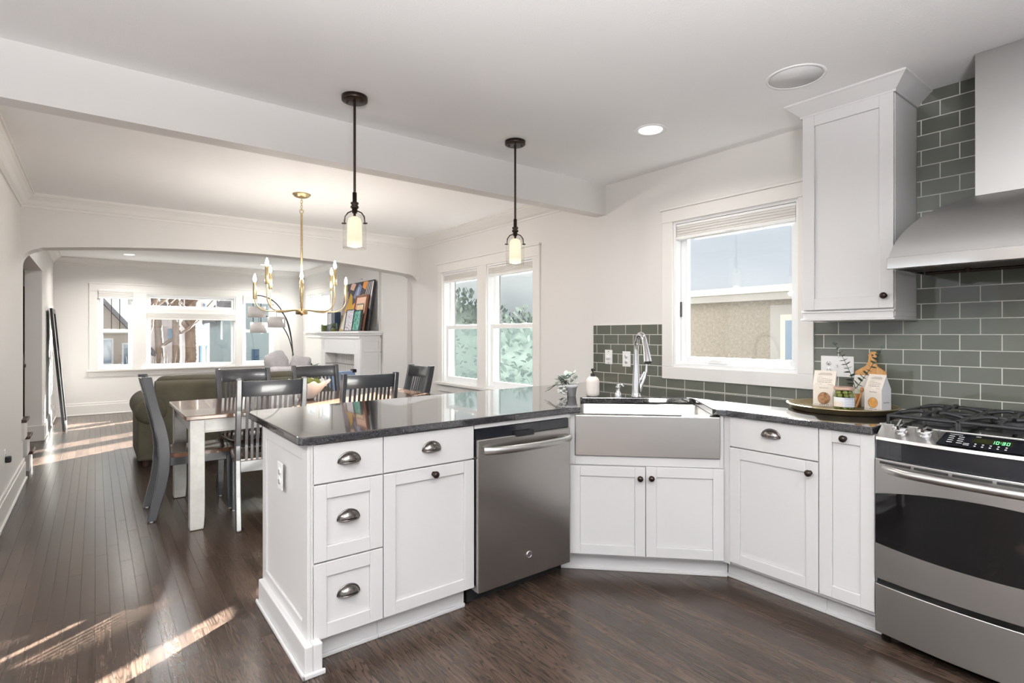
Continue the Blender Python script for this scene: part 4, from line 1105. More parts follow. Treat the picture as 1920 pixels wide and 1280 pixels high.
cookie_box('biscuit_carton', 3.115, 1.345, math.atan2(-.103, .024), .105, .085, .19, 'cream gable-top carton with brown biscuits in its window, left on the tray', m_choc, False)
cookie_box('biscuit_carton', 3.142, 1.104, math.atan2(-.98, -.2), .084, .080, .183, 'gable-top carton with an orange biscuit window, right end of the tray', m_cookie, True)
J = Vector((3.045, 1.163, TB)); jr = thing('olive_jar', 'glass jar of green olives with a copper lid on the tray', 'jar', tuple(J))
mb = MB(); mb.lathe([(0, 0), (.040, 0), (.046, .004), (.0505, .012), (.0505, .078), (.047, .094), (.044, .102), (.044, .108)], J, (0, 0, 1), 36); mb.build('glass', m_jarglass, jr)
mb = MB(); rnd = random.Random(5)
for z in (.012, .033, .054, .075, .092):
    for k in range(8 if z < .09 else 6):
        a = k * 2 * math.pi / (8 if z < .09 else 6) + z * 40; rr = .0355 if z < .09 else .028
        mb.ell(J + Vector((rr * math.cos(a), rr * math.sin(a), z)), (.0125, .0125, .0115), 10, 7)
o_ = mb.build('olives', m_moss2, jr); o_['kind'] = 'stuff'
mb = MB(); mb.lathe([(.046, .104), (.047, .106), (.047, .117), (.044, .119), (0, .1185)], J, (0, 0, 1), 36); mb.build('lid', m_lid, jr)
lab_c = math.atan2(-J.y, -J.x)
mb = MB()
for k, (a0, a1) in enumerate(((-62, -6), (-6, 62))):
    mb.cur = k
    rows = [[J + Vector((.0512 * math.cos(lab_c + R(a0 + (a1 - a0) * i / 10)), .0512 * math.sin(lab_c + R(a0 + (a1 - a0) * i / 10)), z)) for i in range(11)] for z in (.020, .044 if k == 0 else .065, .068 if k == 0 else .067)]
    if k == 0:
        mb.cur = 0; mb.grid(rows[:2]); mb.cur = 1; mb.grid(rows[1:])
    else: mb.grid(rows)
mb.build('label', [m_peach, m_card_w], jr)
mb = MB()
for k in range(5):
    z = .06 - .009 * k; rows = [[J + Vector((.0516 * math.cos(lab_c + R(2 + 50 * i / 8)), .0516 * math.sin(lab_c + R(2 + 50 * i / 8)), z + dz)) for i in range(9)] for dz in (0, .0018 if k else .004)]
    mb.grid(rows)
mb.build('label_print', M('blue_print', (.30, .33, .55), .6), jr)
# board leaning on the wall
bd = thing('cutting_board', 'paddle board of orange wood and white marble leaning behind the tray boxes', 'cutting board', (3.30, 1.12, TB))
def BP(u, z, o=0): t_ = (z - .0) / .30; return (3.25 + .098 * t_ - o, 1.130 + u, TB + .002 + z)
mb = MB(); out = [(-.075, .165), (.075, .165), (.072, .185), (.05, .20), (.028, .215), (.019, .235), (.018, .262), (.022, .275), (.012, .292), (-.012, .292), (-.022, .275), (-.018, .262), (-.019, .235), (-.028, .215), (-.05, .20), (-.072, .185)]
mb.prism(out, lambda u, z: BP(u, z), lambda u, z: BP(u, z, .014)); mb.build('wood_handle', m_board, bd, bevel=.002)
mb = MB(); mb.prism([(-.075, 0), (.075, 0), (.075, .165), (-.075, .165)], lambda u, z: BP(u, z), lambda u, z: BP(u, z, .014)); mb.build('marble_half', m_marble, bd, bevel=.002)
mb = MB(); mb.lathe([(.0055, 0), (.0055, .0006), (0, .0007)], BP(0, .272, .0142), (-1, 0, 0), 16); mb.build('hanging_hole', m_slot, bd)
V_ = Vector((3.195, 1.165, TB)); vb = thing('glass_bottle', 'small clear bottle with amber honey behind the olive jar', 'bottle', tuple(V_))
mb = MB(); mb.lathe([(0, 0), (.026, 0), (.028, .006), (.028, .07), (.024, .085), (.012, .10), (.011, .125), (.014, .127), (.014, .132)], V_, (0, 0, 1), 24); mb.build('glass', m_jarglass, vb)
mb = MB(); mb.lathe([(0, .004), (.0245, .004), (.0245, .072), (0, .073)], V_, (0, 0, 1), 20); mb.build('honey', m_amber, vb)
def euc(tip, bow_, label):
    mb = MB(); a = V_ + Vector((0, 0, .10)); tip = Vector(tip); pts = []
    for i in range(12):
        t_ = i / 11; pts.append(a.lerp(tip, t_) + RT * (bow_ * math.sin(math.pi * t_)))
    mb.tube(pts, [.0018 - .0009 * i / 11 for i in range(12)], 6); rnd = random.Random(int(tip.y * 1000))
    for i in range(1, 12):
        d = (pts[i] - pts[i - 1]).normalized(); s_ = 1.25 - .6 * i / 11
        for sg in (-1, 1):
            v = d.cross(Vector((rnd.uniform(-1, 1), rnd.uniform(-1, 1), .3))).normalized() * sg + d * .35
            mb.leaf(pts[i], v, d, .030 * s_, .026 * s_, .1)
    mb.leaf(pts[-1], (pts[-1] - pts[-2]), (1, 0, 0), .022, .016)
    return mb.build('eucalyptus_stem', m_euc, None, origin=tuple(a), tagd=(label, 'plant stem', 'eucalyptus stems in the bottle'))
euc((3.19, 1.262, 1.252), .012, 'dark eucalyptus stem leaning left in front of the wall plate')
euc((3.20, 1.047, 1.236), .008, 'dark eucalyptus stem leaning right in front of the wooden board handle')
mb = MB(); s0 = Vector((3.155, 1.148, TB + .006)); mb.tube([s0, s0 + Vector((.006, -.012, .04)), s0 + Vector((.012, -.022, .08))], [.0055, .005, .005], 8); mb.ell(s0 + Vector((.012, -.023, .092)), (.009, .009, .014), 10, 7)
mb.build('honey_dipper', m_spoon, None, origin=tuple(s0), tagd=('short wooden dipper leaning on the amber bottle between jar and carton', 'utensil'))

# ------------------------------------------------------------------ dining table
TX0, TX1, TY0, TY1, TZT = .475, 2.44, 4.145, 5.17, .768
tb = thing('dining_table', 'dining table with glossy brown wood top and black legs whose sheen is coloured in as gray', 'table', ((TX0 + TX1) / 2, (TY0 + TY1) / 2, 0))
mb = MB(); mb.box(TX0, TY0, .738, TX1, TY1, TZT); mb.build('tabletop', [m_wood_t], tb, bevel=.006, seg=3)
mb = MB(); mb.box(TX0 + .045, TY0 + .035, .645, TX1 - .045, TY0 + .057, .738); mb.box(TX0 + .045, TY1 - .057, .645, TX1 - .045, TY1 - .035, .738); mb.box(TX0 + .04, TY0 + .05, .645, TX0 + .062, TY1 - .05, .738); mb.box(TX1 - .062, TY0 + .05, .645, TX1 - .04, TY1 - .05, .738)
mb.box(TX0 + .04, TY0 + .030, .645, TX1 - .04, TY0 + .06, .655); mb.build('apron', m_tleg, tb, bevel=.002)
for sx in (0, 1):
    for sy in (0, 1):
        x = TX0 + .068 if sx == 0 else TX1 - .068; y = TY0 + .055 if sy == 0 else TY1 - .055; hw = .044
        rows = []
        for z, k in ((.738, 1), (.16, 1), (.09, .97), (.03, .88), (0.004, .80)):
            rows.append([(x + (-hw if i in (0, 3) else hw * (k if sx == 0 else 1)) if sx == 0 else x + (-hw * k if i in (0, 3) else hw), y + (-hw if i < 2 else hw), z) for i in range(4)])
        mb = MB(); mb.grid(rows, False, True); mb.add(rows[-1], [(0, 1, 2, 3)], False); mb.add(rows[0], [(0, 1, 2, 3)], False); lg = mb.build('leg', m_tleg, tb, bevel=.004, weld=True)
        mb = MB(); mb.box(x - .03, y - .03, 0, x + .03, y + .03, .006); mb.build('glide', m_slot, lg)

# ------------------------------------------------------------------ chairs
def post_prof(): return [(0, -.268), (.10, -.245), (.22, -.214), (.34, -.196), (.46, -.190), (.56, -.198), (.68, -.222), (.80, -.252), (.92, -.279), (1.012, -.296)]
def py(z):
    P = post_prof()
    for (a, ya), (b, yb) in zip(P[:-1], P[1:]):
        if a <= z <= b: return ya + (yb - ya) * (z - a) / (b - a)
    return P[-1][1]
def make_chair():
    t = thing('dining_chair', '', 'chair', (0, 0, 0), 0, 'black slat-back dining chairs')
    for s_ in (-1, 1):
        x0, x1 = s_ * .222, s_ * .188; rows = []
        for z, y in post_prof():
            d = .030 if z > .75 else .036
            if z < .3: d = .026 + .010 * z / .3
            rows.append([(x0, y - d, z + .006 if z == 0 else z), (x1, y - d, z + .006 if z == 0 else z), (x1, y + d, z + .006 if z == 0 else z), (x0, y + d, z + .006 if z == 0 else z)])
        mb = MB(); mb.grid(rows, False, True); mb.add(rows[0], [(0, 1, 2, 3)], False); mb.add(rows[-1], [(0, 1, 2, 3)], False)
        lg = mb.build('rear_leg', m_chair, t, bevel=.005, weld=True)
        mb = MB(); mb.lathe([(.011, 0), (.011, .008)], (s_ * .205, -.268, 0), (0, 0, 1), 10); mb.build('glide', m_white_pl, lg)
        rows = []
        for z, a, b in ((.415, .04, .05), (.25, .038, .047), (.12, .033, .042), (.006, .024, .030)):
            yc = .228; xo = s_ * .208; xi = xo - s_ * a
            rows.append([(xo, yc - b * .5, z), (xi, yc - b * .5, z), (xi, yc + b * .5, z), (xo, yc + b * .5, z)])
        mb = MB(); mb.grid(rows, False, True); mb.add(rows[0], [(0, 1, 2, 3)], False); mb.add(rows[-1], [(0, 1, 2, 3)], False)
        lg = mb.build('front_leg', m_chair, t, bevel=.004, weld=True)
        mb = MB(); mb.lathe([(.010, 0), (.010, .008)], (s_ * .196, .228, 0), (0, 0, 1), 10); mb.build('glide', m_white_pl, lg)
    mb = MB()
    for s_ in (-1, 1): mb.box(min(s_ * .172, s_ * .198), -.17, .375, max(s_ * .172, s_ * .198), .22, .435)
    mb.box(-.19, .215, .375, .19, .238, .435); mb.box(-.19, -.205, .375, .19, -.18, .45); mb.build('seat_frame', m_chair, t, bevel=.002)
    N = 20; rows = []; rowb = []
    for i in range(N + 1):
        y = -.195 + (.262 + .195) * i / N; r1 = []; r2 = []
        w = .225 - (.020 if i < 3 else 0) - (.012 * max(0, (i - 15) / 5) ** 2)
        for j in range(15):
            x = -w + 2 * w * j / 14; k = x / w
            dip = .013 * (1 - abs(k) ** 2.2) * math.sin(math.pi * min(max((y + .19) / .40, 0), 1)) - .004 * max(0, 1 - abs(k) * 5) * (1 if y > .06 else 0)
            r1.append((x, y + (.0 if i < N else .012 * (1 - k * k)), .462 - dip)); r2.append((x, y + (.0 if i < N else .012 * (1 - k * k)), .435))
        rows.append(r1); rowb.append(r2)
    mb = MB(); mb.grid(rows, True); mb.grid(rowb, True)
    for a, b in ((rows[0], rowb[0]), (rows[-1], rowb[-1])): mb.grid([a, b], False)
    mb.grid([[r[0] for r in rows], [r[0] for r in rowb]], False); mb.grid([[r[-1] for r in rows], [r[-1] for r in rowb]], False)
    mb.build('seat', m_seat, t, weld=True)
    def sag(x): return -.030 * (1 - (x / .19) ** 2)
    mb = MB(); rows = []
    for i in range(17):
        x = -.19 + .38 * i / 16
        rows.append([(x, py(.895) + sag(x) + .011, .895), (x, py(1.0) + sag(x) + .011, 1.0), (x, py(1.0) + sag(x) - .011, 1.0), (x, py(.895) + sag(x) - .011, .895)])
    mb.grid(rows, True, True); mb.add(rows[0], [(0, 1, 2, 3)], False); mb.add(rows[-1], [(0, 1, 2, 3)], False); mb.build('top_rail', m_chair, t, bevel=.003, weld=True)
    for k in range(10):
        x = -.152 + .304 * k / 9; mb = MB(); rows = []
        for z in (.445, .56, .68, .80, .90):
            y = py(z) + sag(x) * (z - .445) / .455; rows.append([(x - .0085, y - .005, z), (x + .0085, y - .005, z), (x + .0085, y + .005, z), (x - .0085, y + .005, z)])
        mb.grid(rows, False, True); mb.add(rows[0], [(0, 1, 2, 3)], False); mb.add(rows[-1], [(0, 1, 2, 3)], False); mb.build('slat', m_chair, t)
    return t


proto = make_chair()
SPOT = [((.58, 4.74), -90, 'black slat-back chair at the left head of the table, seen from the side'),
        ((.99, 4.215), -6, 'nearest black slat-back chair, at the table side facing the peninsula on the left'),
        ((1.07, 5.03), 183, 'black slat-back chair on the far side of the table, in front of the olive sofa'),
        ((1.72, 5.125), 180, 'black slat-back chair on the far side of the table, in front of the fireplace'),
        ((1.725, 4.305), -5, 'black slat-back chair on the near table side, just right of the white bowl'),
        ((2.235, 4.75), 90, 'black slat-back chair at the right head of the table by the dining windows')]
for i, ((x, y), rz, lab) in enumerate(SPOT):
    o = proto if i == 0 else copy_tree(proto)
    o.location = (x, y, 0); o.rotation_euler = (0, 0, R(rz)); o['label'] = lab

BW = Vector((1.405, 4.65, TZT + .004)); bw = thing('bowl', 'white scalloped bowl of green moss balls on the dining table', 'bowl', tuple(BW))
rows = []
for (r_, z) in ((.055, .0), (.065, .012), (.10, .05), (.14, .10), (.178, .135), (.185, .148)):
    rows.append([BW + Vector(((r_ + .010 * (r_ / .18) ** 3 * math.cos(12 * w)) * math.cos(w), (r_ + .010 * (r_ / .18) ** 3 * math.cos(12 * w)) * math.sin(w), z + .012 * (r_ / .185) ** 6 * math.cos(12 * w))) for w in [2 * math.pi * i / 72 for i in range(72)]])
mb = MB(); mb.grid(rows, True, True); mb.add(rows[0], [tuple(range(72))], False); mb.build('shell', m_ceramic, bw, solid=.006)
rnd = random.Random(9)
first = None
for k in range(11):
    a = k * 2.4; rr = .03 + .075 * math.sqrt(k / 11); c = BW + Vector((rr * math.cos(a), rr * math.sin(a), .115 + rnd.uniform(0.004, .024)))
    if first is None:
        mb = MB(); mb.ell((0, 0, 0), (.036, .036, .034), 14, 9); first = mb.build('moss_ball', m_moss, None)
        o = first
    else: o = first.copy(); COL.objects.link(o)
    o.location = c; tag(o, 'green moss ball heaped in the white bowl on the dining table', 'moss ball', 'moss balls in the white bowl')

# ------------------------------------------------------------------ living room
sf = thing('sofa', 'olive velvet sofa with rolled arms standing with its back to the dining table', 'sofa', (1.32, 6.85, 0))
def cyl_arm(x, label=None):
    mb = MB(); prof = []
    mb.prism([(x - .11, .06), (x + .13, .06), (x + .13, .56), (x - .11, .56)], lambda a, z: (a, 6.45, z), lambda a, z: (a, 7.32, z))
    mb.lathe([(0, 0), (.10, 0), (.138, .02), (.142, .05), (.142, .86), (.135, .90), (.1, .92), (0, .92)], (x, 6.42, .555), (0, 1, 0), 28)
    return mb.build('arm', m_sofa, sf, bevel=.02)
cyl_arm(.44); cyl_arm(2.16)
mb = MB(); rows = []
for i in range(9):
    w = R(180 * i / 8); rows.append([(x, 6.55 - .10 * math.cos(w) , .76 + .07 * math.sin(w) + .01 * math.sin(x * 3)) for x in [.48 + 1.64 * k / 14 for k in range(15)]])
rows = [[(x, 6.44, .07) for x in [.48 + 1.64 * k / 14 for k in range(15)]]] + rows + [[(x, 6.72, .3) for x in [.48 + 1.64 * k / 14 for k in range(15)]]]
mb.grid(rows); mb.grid([[r[0] for r in rows], [(.48, 6.6, .3)] * len(rows)], False); mb.grid([[r[-1] for r in rows], [(2.12, 6.6, .3)] * len(rows)], False); mb.build('back', m_sofa, sf)
for k in range(2):
    mb = MB(); x = .9 + .82 * k; mb.box(x - .405, 6.67, .44, x + .405, 6.93, .872); mb.build('back_cushion', m_sofa, sf, bevel=.10, seg=6)
    mb = MB(); mb.box(x - .40, 6.75, .32, x + .40, 7.30, .47); mb.build('seat_cushion', m_sofa, sf, bevel=.05, seg=4)
mb = MB(); mb.box(.36, 6.47, .065, 2.24, 7.29, .32); mb.build('base', m_sofa, sf, bevel=.02)
for x in (.40, 2.20):
    for y in (6.50, 7.25): mb = MB(); mb.lathe([(.02, 0), (.03, .065)], (x, y, 0), (0, 0, 1), 12); mb.build('foot', m_dkwood, sf)

ac = thing('armchair', 'light gray plush armchair in front of the far right window', 'armchair', (2.35, 8.75, 0))
mb = MB(); mb.box(2.02, 8.35, .08, 2.72, 9.1, .50); mb.build('seat', m_gray_f, ac, bevel=.05, seg=4)
mb = MB(); mb.box(2.0, 8.28, .08, 2.66, 8.47, .84); mb.build('back', m_gray_f, ac, bevel=.06, seg=4)
for x in (1.95, 2.60): mb = MB(); mb.box(x, 8.35, .08, x + .15, 9.05, .62); mb.build('arm', m_gray_f, ac, bevel=.05, seg=4)
for x in (2.0, 2.68):
    for y in (8.35, 9.0): mb = MB(); mb.lathe([(.02, 0), (.025, .085)], (x, y, 0), (0, 0, 1), 12); mb.build('foot', m_dkwood, ac)
def pillow(c, r, rot, label, seed):
    mb = MB(); rnd = random.Random(seed); rows = []; n, m = 28, 16
    for i in range(m + 1):
        t_ = math.pi * i / m; ring = []
        for j in range(n):
            w = 2 * math.pi * j / n; cw, sw = math.cos(w), math.sin(w)
            ex = math.copysign(abs(cw) ** .55, cw); ez = math.copysign(abs(sw) ** .55, sw); st = math.sin(t_) ** .75
            v = Vector((r[0] * st * ex, r[1] * math.cos(t_), r[2] * st * ez)); v *= 1 + .06 * math.sin(5 * w + seed) * st
            ring.append(Vector(c) + rot @ v)
        rows.append(ring)
    mb.grid(rows, True, True); return mb.build('throw_pillow', m_gray_f, None, weld=True, origin=c, tagd=(label, 'pillow', 'plush pillows on the armchair'))
pillow((2.16, 8.60, .79), (.17, .085, .27), Matrix.Rotation(R(-5), 3, 'Y') @ Matrix.Rotation(R(6), 3, 'X'), 'tall gray plush pillow standing on the armchair back, left of the other pillow', 1)
pillow((2.50, 8.60, .75), (.165, .09, .235), Matrix.Rotation(R(4), 3, 'Y'), 'brownish gray plush pillow slumped over the armchair back, right of the taller pillow', 4)

lp = thing('arc_floor_lamp', 'dark arc floor lamp with three white drum shades before the far window', 'floor lamp', (2.73, 9.8, 0))
mb = MB(); mb.lathe([(0, 0), (.16, 0), (.16, .02), (.02, .03), (.014, .05), (.014, .98), (0, .98)], (2.73, 9.8, 0), (0, 0, 1), 28); mb.build('base', m_black, lp)
def arcp(x1, z1, x2, z2, y1, k=14, b=.55):
    return [((1 - t) ** 2 * x1 + 2 * (1 - t) * t * (x1 - .01 - .12 * (1 - b)) + t * t * x2, 9.8 + (y1 - 9.8) * t, (1 - t) ** 2 * z1 + 2 * (1 - t) * t * (z1 + (z2 - z1) * 1.0) + t * t * z2) for t in [i / k for i in range(k + 1)]]
for (x, y, z, top) in ((2.16, 9.85, 1.69, 1.97), (2.42, 9.65, 1.52, 1.72), (2.235, 10.05, 1.43, 1.64)):
    mb = MB(); p = arcp(2.73, .96, x, top, y); mb.tube(p, .009, 8); mb.tube([p[-1], (x, y, z + .02)], .003, 6); a_ = mb.build('arm', m_black, lp)
    mb = MB(); mb.lathe([(.136, z + .09), (.138, z - .09)], (x, y, 0), (0, 0, 1), 36)
    mb.v = mb.v[:72]; mb.f = mb.f[:36]; mb.mi = mb.mi[:36]; mb.sm = mb.sm[:36]
    sh = mb.build('lamp_shade', m_shade, a_, solid=.003)
    mb = MB(); mb.lathe([(0, z + .02), (.02, z + .0), (.03, z - .035), (.0, z - .06)], (x, y, 0), (0, 0, 1), 14); mb.build('bulb', m_ceramic, sh)

# fireplace
fp = thing('fireplace', 'white panelled fireplace mantel with a white brick opening in the far room', 'fireplace', (3.15, 8.27, 0))
FM = frame((2.99, 0), (0, 1), (-1, 0)); FSd = frame((0, 7.43), (1, 0), (0, -1))
mb = MB()
for (u0, u1, z0, z1) in ((7.43, 7.66, 0, 1.02), (8.92, 9.10, 0, 1.02), (7.43, 9.10, 1.02, 1.30)): mb.fbox(FM, u0, u1, -.31, 0, z0, z1)
for u in (7.50, 7.60, 8.97, 9.05): mb.fbox(FM, u - .006, u + .006, 0, .004, 1.07, 1.24)
mb.fbox(FM, 7.43, 9.1, 0, .012, 1.25, 1.30); mb.build('surround', m_mant, fp, bevel=.004)
mb = MB()
shaker(mb, FSd, 3.0, 3.305, .04, 1.05, .014, .045, .008); shaker(mb, FSd, 3.0, 3.305, 1.06, 1.26, .014, .045, .008); mb.build('side_panel', m_mant, fp, bevel=.003)
mb = MB(); mb.box(2.945, 7.375, 1.325, 3.31, 9.40, 1.36); mb.box(2.96, 7.39, 1.30, 3.31, 9.30, 1.325); mb.build('mantel_shelf', m_mant, fp, bevel=.006)
mb = MB(); mb.box(3.17, 7.64, .0, 3.19, 8.94, 1.03); mb.box(3.0, 7.655, 0, 3.19, 7.665, 1.02); mb.box(3.0, 8.915, 0, 3.19, 8.925, 1.02); mb.build('brick_lining', m_brick, fp)
mb = MB(); mb.box(3.272, 7.43, 1.36, 3.31, 9.1, CEIL); struct('wall_breast', mb, m_wall)
for k, y in enumerate((8.05, 8.12)):
    mb = MB(); mb.lathe([(.012, 0), (.008, .012), (0, .014)], (3.272, y, 2.17), (-1, 0, 0), 10); o_ = mb.build('wall_hook', m_chrome, None, origin=(3.272, y, 2.17)); tag(o_, ('left' if k else 'right') + ' one of two tiny metal hooks above the abstract painting', 'hook', 'picture hooks above the mantel')


def leaner(name, y0, y1, h, xb, xt, label, mats, fw=.0, th=.02, inner=None, group='pictures leaning on the mantel'):
    """framed picture leaning on the breast; y0 < y1, base on the mantel at x = xb"""
    zb = 1.361; L = math.hypot(h, xt - xb); d = Vector(((xt - xb) / L, 0, h / L)); n = Vector((-d.z, 0, d.x))
    t = thing(name, label, 'picture', (xb, (y0 + y1) / 2, zb), 0, group)
    def P(u, v, o): q = Vector((xb, u, zb)) + d * v + n * (o + 0) + Vector((0, 0, 0)); return q
    def slab(mb, ua, ub, va, vb, o0, o1): mb.hexa([P(ua, va, o0), P(ub, va, o0), P(ub, va, o1), P(ua, va, o1), P(ua, vb, o0), P(ub, vb, o0), P(ub, vb, o1), P(ua, vb, o1)])
    if fw:
        mb = MB(); slab(mb, y0, y0 + fw, 0, L, 0, th); slab(mb, y1 - fw, y1, 0, L, 0, th); slab(mb, y0 + fw, y1 - fw, 0, fw, 0, th); slab(mb, y0 + fw, y1 - fw, L - fw, L, 0, th); mb.build('frame', mats[0], t)
        mb = MB(); slab(mb, y0 + fw, y1 - fw, fw, L - fw, 0, th * .6); mb.build('picture', mats[1], t)
    else: mb = MB(); slab(mb, y0, y1, 0, L, 0, th); mb.build('canvas', mats[0], t)
    return t, (lambda u, v, o=0: P(y1 + (y0 - y1) * u, L * v, th + .001 + o)), L


t, PP, L = leaner('abstract_painting', 7.47, 8.60, .75, 3.13, 3.245, 'large abstract painting in charcoal, ochre and orange leaning on the mantel', [m_canvas], 0, .022)
mb = MB(); order = ['mauve', 'ochre', 'blue', 'orange', 'peach', 'white', 'lav']
def patch(k, pts, o=0.0):
    mb.cur = order.index(k); mb.add([PP(u, v, o) for u, v in pts], [tuple(range(len(pts)))], False)
patch('mauve', [(0, .35), (.16, .30), (.22, .62), (.14, .85), (0, .8)])
patch('ochre', [(.03, .06), (.50, .04), (.55, .3), (.48, .48), (.36, .55), (.33, .72), (.24, .80), (.19, .60), (.10, .42), (.04, .2)], .0004)
patch('mauve', [(.30, .05), (.40, .05), (.41, .2), (.36, .28), (.31, .2)], .0008)
patch('blue', [(.36, .70), (.50, .62), (.58, .72), (.62, .9), (.52, .97), (.44, .86)], .0004)
patch('lav', [(.46, .74), (.52, .72), (.55, .88), (.50, .9)], .0008)
patch('orange', [(.38, .46), (.56, .50), (.72, .58), (.66, .68), (.74, .74), (.60, .72), (.52, .60), (.40, .56)], .0006)
patch('peach', [(.20, .88), (.34, .84), (.40, .97), (.28, 1.0), (.22, .98)], .0004)
patch('orange', [(.64, .88), (.76, .82), (.80, .99), (.66, .99)], .0004)
patch('peach', [(.62, .66), (.70, .60), (.66, .52), (.50, .44), (.56, .52)], .0008)
for k in range(4): patch('white', [(.76 + .055 * k, .62), (.775 + .055 * k, .62), (.83 + .055 * k, .97), (.81 + .055 * k, .97)] if k < 3 else [(.93, .45), (.99, .42), (.995, .97), (.96, .97)], .0006)
mb.build('paint_shapes', [m_p[k] for k in order], t)
t, PP, L = leaner('framed_sketch', 7.49, 7.93, .53, 3.07, 3.155, 'brown-framed orange sketch with peach mat leaning before the large abstract painting', [m_fr_wood, m_p['peach']], .028, .03)
mb = MB(); mb.add([PP(.22, .12), PP(.8, .12), PP(.8, .72), PP(.22, .72)], [(0, 1, 2, 3)], False); mb.build('sketch', m_art_orange, t)
mb = MB()
for a, b, c, d in ((.20, .82, .72, .76), (.20, .23, .12, .74), (.79, .82, .12, .74)): mb.add([PP(a, c, .0005), PP(b, c, .0005), PP(b, d, .0005), PP(a, d, .0005)], [(0, 1, 2, 3)], False)
mb.build('inner_border', m_ink, t)
leaner('landscape_picture', 8.06, 8.42, .31, 3.06, 3.15, 'pale green landscape in a gold frame, leftmost of the three small mantel pictures', [m_fr_gold, m_ptg_pale], .022, .022)
leaner('landscape_picture', 7.71, 8.03, .32, 2.995, 3.045, 'pale lavender landscape, middle one of the three small mantel pictures', [m_canvas, m_ptg_lav], .008, .025)
leaner('landscape_picture', 7.42, 7.70, .30, 2.99, 3.035, 'dark teal landscape, rightmost of the three small mantel pictures', [m_canvas, m_ptg_teal], .008, .03)
dk = thing('dark_frame', 'dark slate standing frame with a gray insert at the left of the mantel pictures', 'frame', (3.16, 8.98, 1.36))
mb = MB(); mb.box(3.11, 8.80, 1.361, 3.21, 9.17, 1.68); mb.build('case', M('slate_blue', (.035, .06, .10), .5), dk, bevel=.004)
mb = MB(); mb.box(3.105, 8.95, 1.48, 3.11, 9.11, 1.66); mb.build('insert', m_pot, dk)
def jar(x, y, r_, h, label, fill):
    t = thing('moss_glass', label, 'jar', (x, y, 1.36), 0, 'moss glasses on the mantel')
    mb = MB(); mb.lathe([(0, 0), (r_, 0), (r_, h)], (x, y, 1.361), (0, 0, 1), 24); mb.build('glass', m_jarglass, t, solid=.003)
    mb = MB(); mb.lathe([(0, .004), (r_ * .9, .004), (r_ * .9, h * fill), (0, h * fill)], (x, y, 1.361), (0, 0, 1), 18); mb.build('moss', m_moss, t)
    return t
jar(3.10, 9.28, .055, .125, 'green moss glass at the far left end of the mantel', .85)
jt = jar(3.04, 8.66, .06, .13, 'clear glass with a leafy sprig in front of the dark mantel frame', .3)
mb = MB()
for k in range(16): a = k * 2.4; mb.leaf((3.04 + .02 * math.cos(a), 8.66 + .02 * math.sin(a), 1.40 + .004 * k), (math.cos(a), math.sin(a), 1.2), (0, 0, 1), .045, .018)
mb.build('sprig', m_leaf, jt)

pt = thing('potted_plant', 'dark leafy plant in a white pot on the floor beside the fireplace', 'plant', (2.9, 9.27, 0))
mb = MB(); mb.lathe([(0, 0), (.11, 0), (.14, .30), (.14, .33), (.12, .33), (.12, .30), (0, .30)], (2.9, 9.27, 0), (0, 0, 1), 24); mb.build('pot', m_ceramic, pt)
mb = MB(); rnd = random.Random(12)
for k in range(46):
    a = rnd.uniform(0, 6.28); z = rnd.uniform(.45, .80); r_ = rnd.uniform(0, .06)
    mb.leaf((2.9 + r_ * math.cos(a), 9.27 + r_ * math.sin(a), z), (math.cos(a), math.sin(a), rnd.uniform(.0, .9)), (0, 0, 1), .13, .065)
for k in range(5): a = k * 1.26; mb.tube([(2.9 + .02 * math.cos(a), 9.27 + .02 * math.sin(a), .29), (2.9 + .05 * math.cos(a), 9.27 + .05 * math.sin(a), .75)], .006, 6)
mb.build('leaves', m_leaf, pt)
bl = thing('floor_screen', 'pale blue panel with a dark top corner standing before the brick fireplace', 'screen', (2.72, 7.3, 0))
mb = MB(); mb.box(2.48, 7.22, .05, 2.835, 7.28, .81)
for z in (.62, .66): mb.box(2.475, 7.212, z, 2.835, 7.288, z + .012)
mb.build('panel', m_blue, bl, bevel=.012, seg=3)
mb = MB(); mb.box(2.80, 7.21, .0, 2.85, 7.29, .03); mb.box(2.47, 7.21, .0, 2.52, 7.29, .06); mb.box(2.795, 7.205, .79, 2.85, 7.295, .835); mb.box(2.815, 7.23, .03, 2.84, 7.27, .80); mb.build('stand', m_black, bl, bevel=.004)

# leaning floor mirror
mr = thing('floor_mirror', 'tall dark-framed mirror leaning against the left wall of the far room', 'mirror', (-.4, 9.9, 0))
Lm = math.hypot(1.66, .135); dm = Vector((-.135 / Lm, 0, 1.66 / Lm)); nm = Vector((dm.z, 0, -dm.x))
def MP(u, v, o): return Vector((-.352, u, .004)) + dm * v + nm * o
def mslab(mb, ua, ub, va, vb, o0, o1): mb.hexa([MP(ua, va, o0), MP(ub, va, o0), MP(ub, va, o1), MP(ua, va, o1), MP(ua, vb, o0), MP(ub, vb, o0), MP(ub, vb, o1), MP(ua, vb, o1)])
mb = MB(); y0, y1 = 9.55, 10.25
mslab(mb, y0, y0 + .06, 0, Lm, 0, .03); mslab(mb, y1 - .06, y1, 0, Lm, 0, .03); mslab(mb, y0 + .06, y1 - .06, .0, .06, 0, .03); mslab(mb, y0 + .06, y1 - .06, Lm - .06, Lm, 0, .03); mb.build('frame', m_black, mr, bevel=.002)
mb = MB(); mslab(mb, y0 + .06, y1 - .06, .06, Lm - .06, .008, .02); mb.build('mirror_glass', m_mirror, mr)

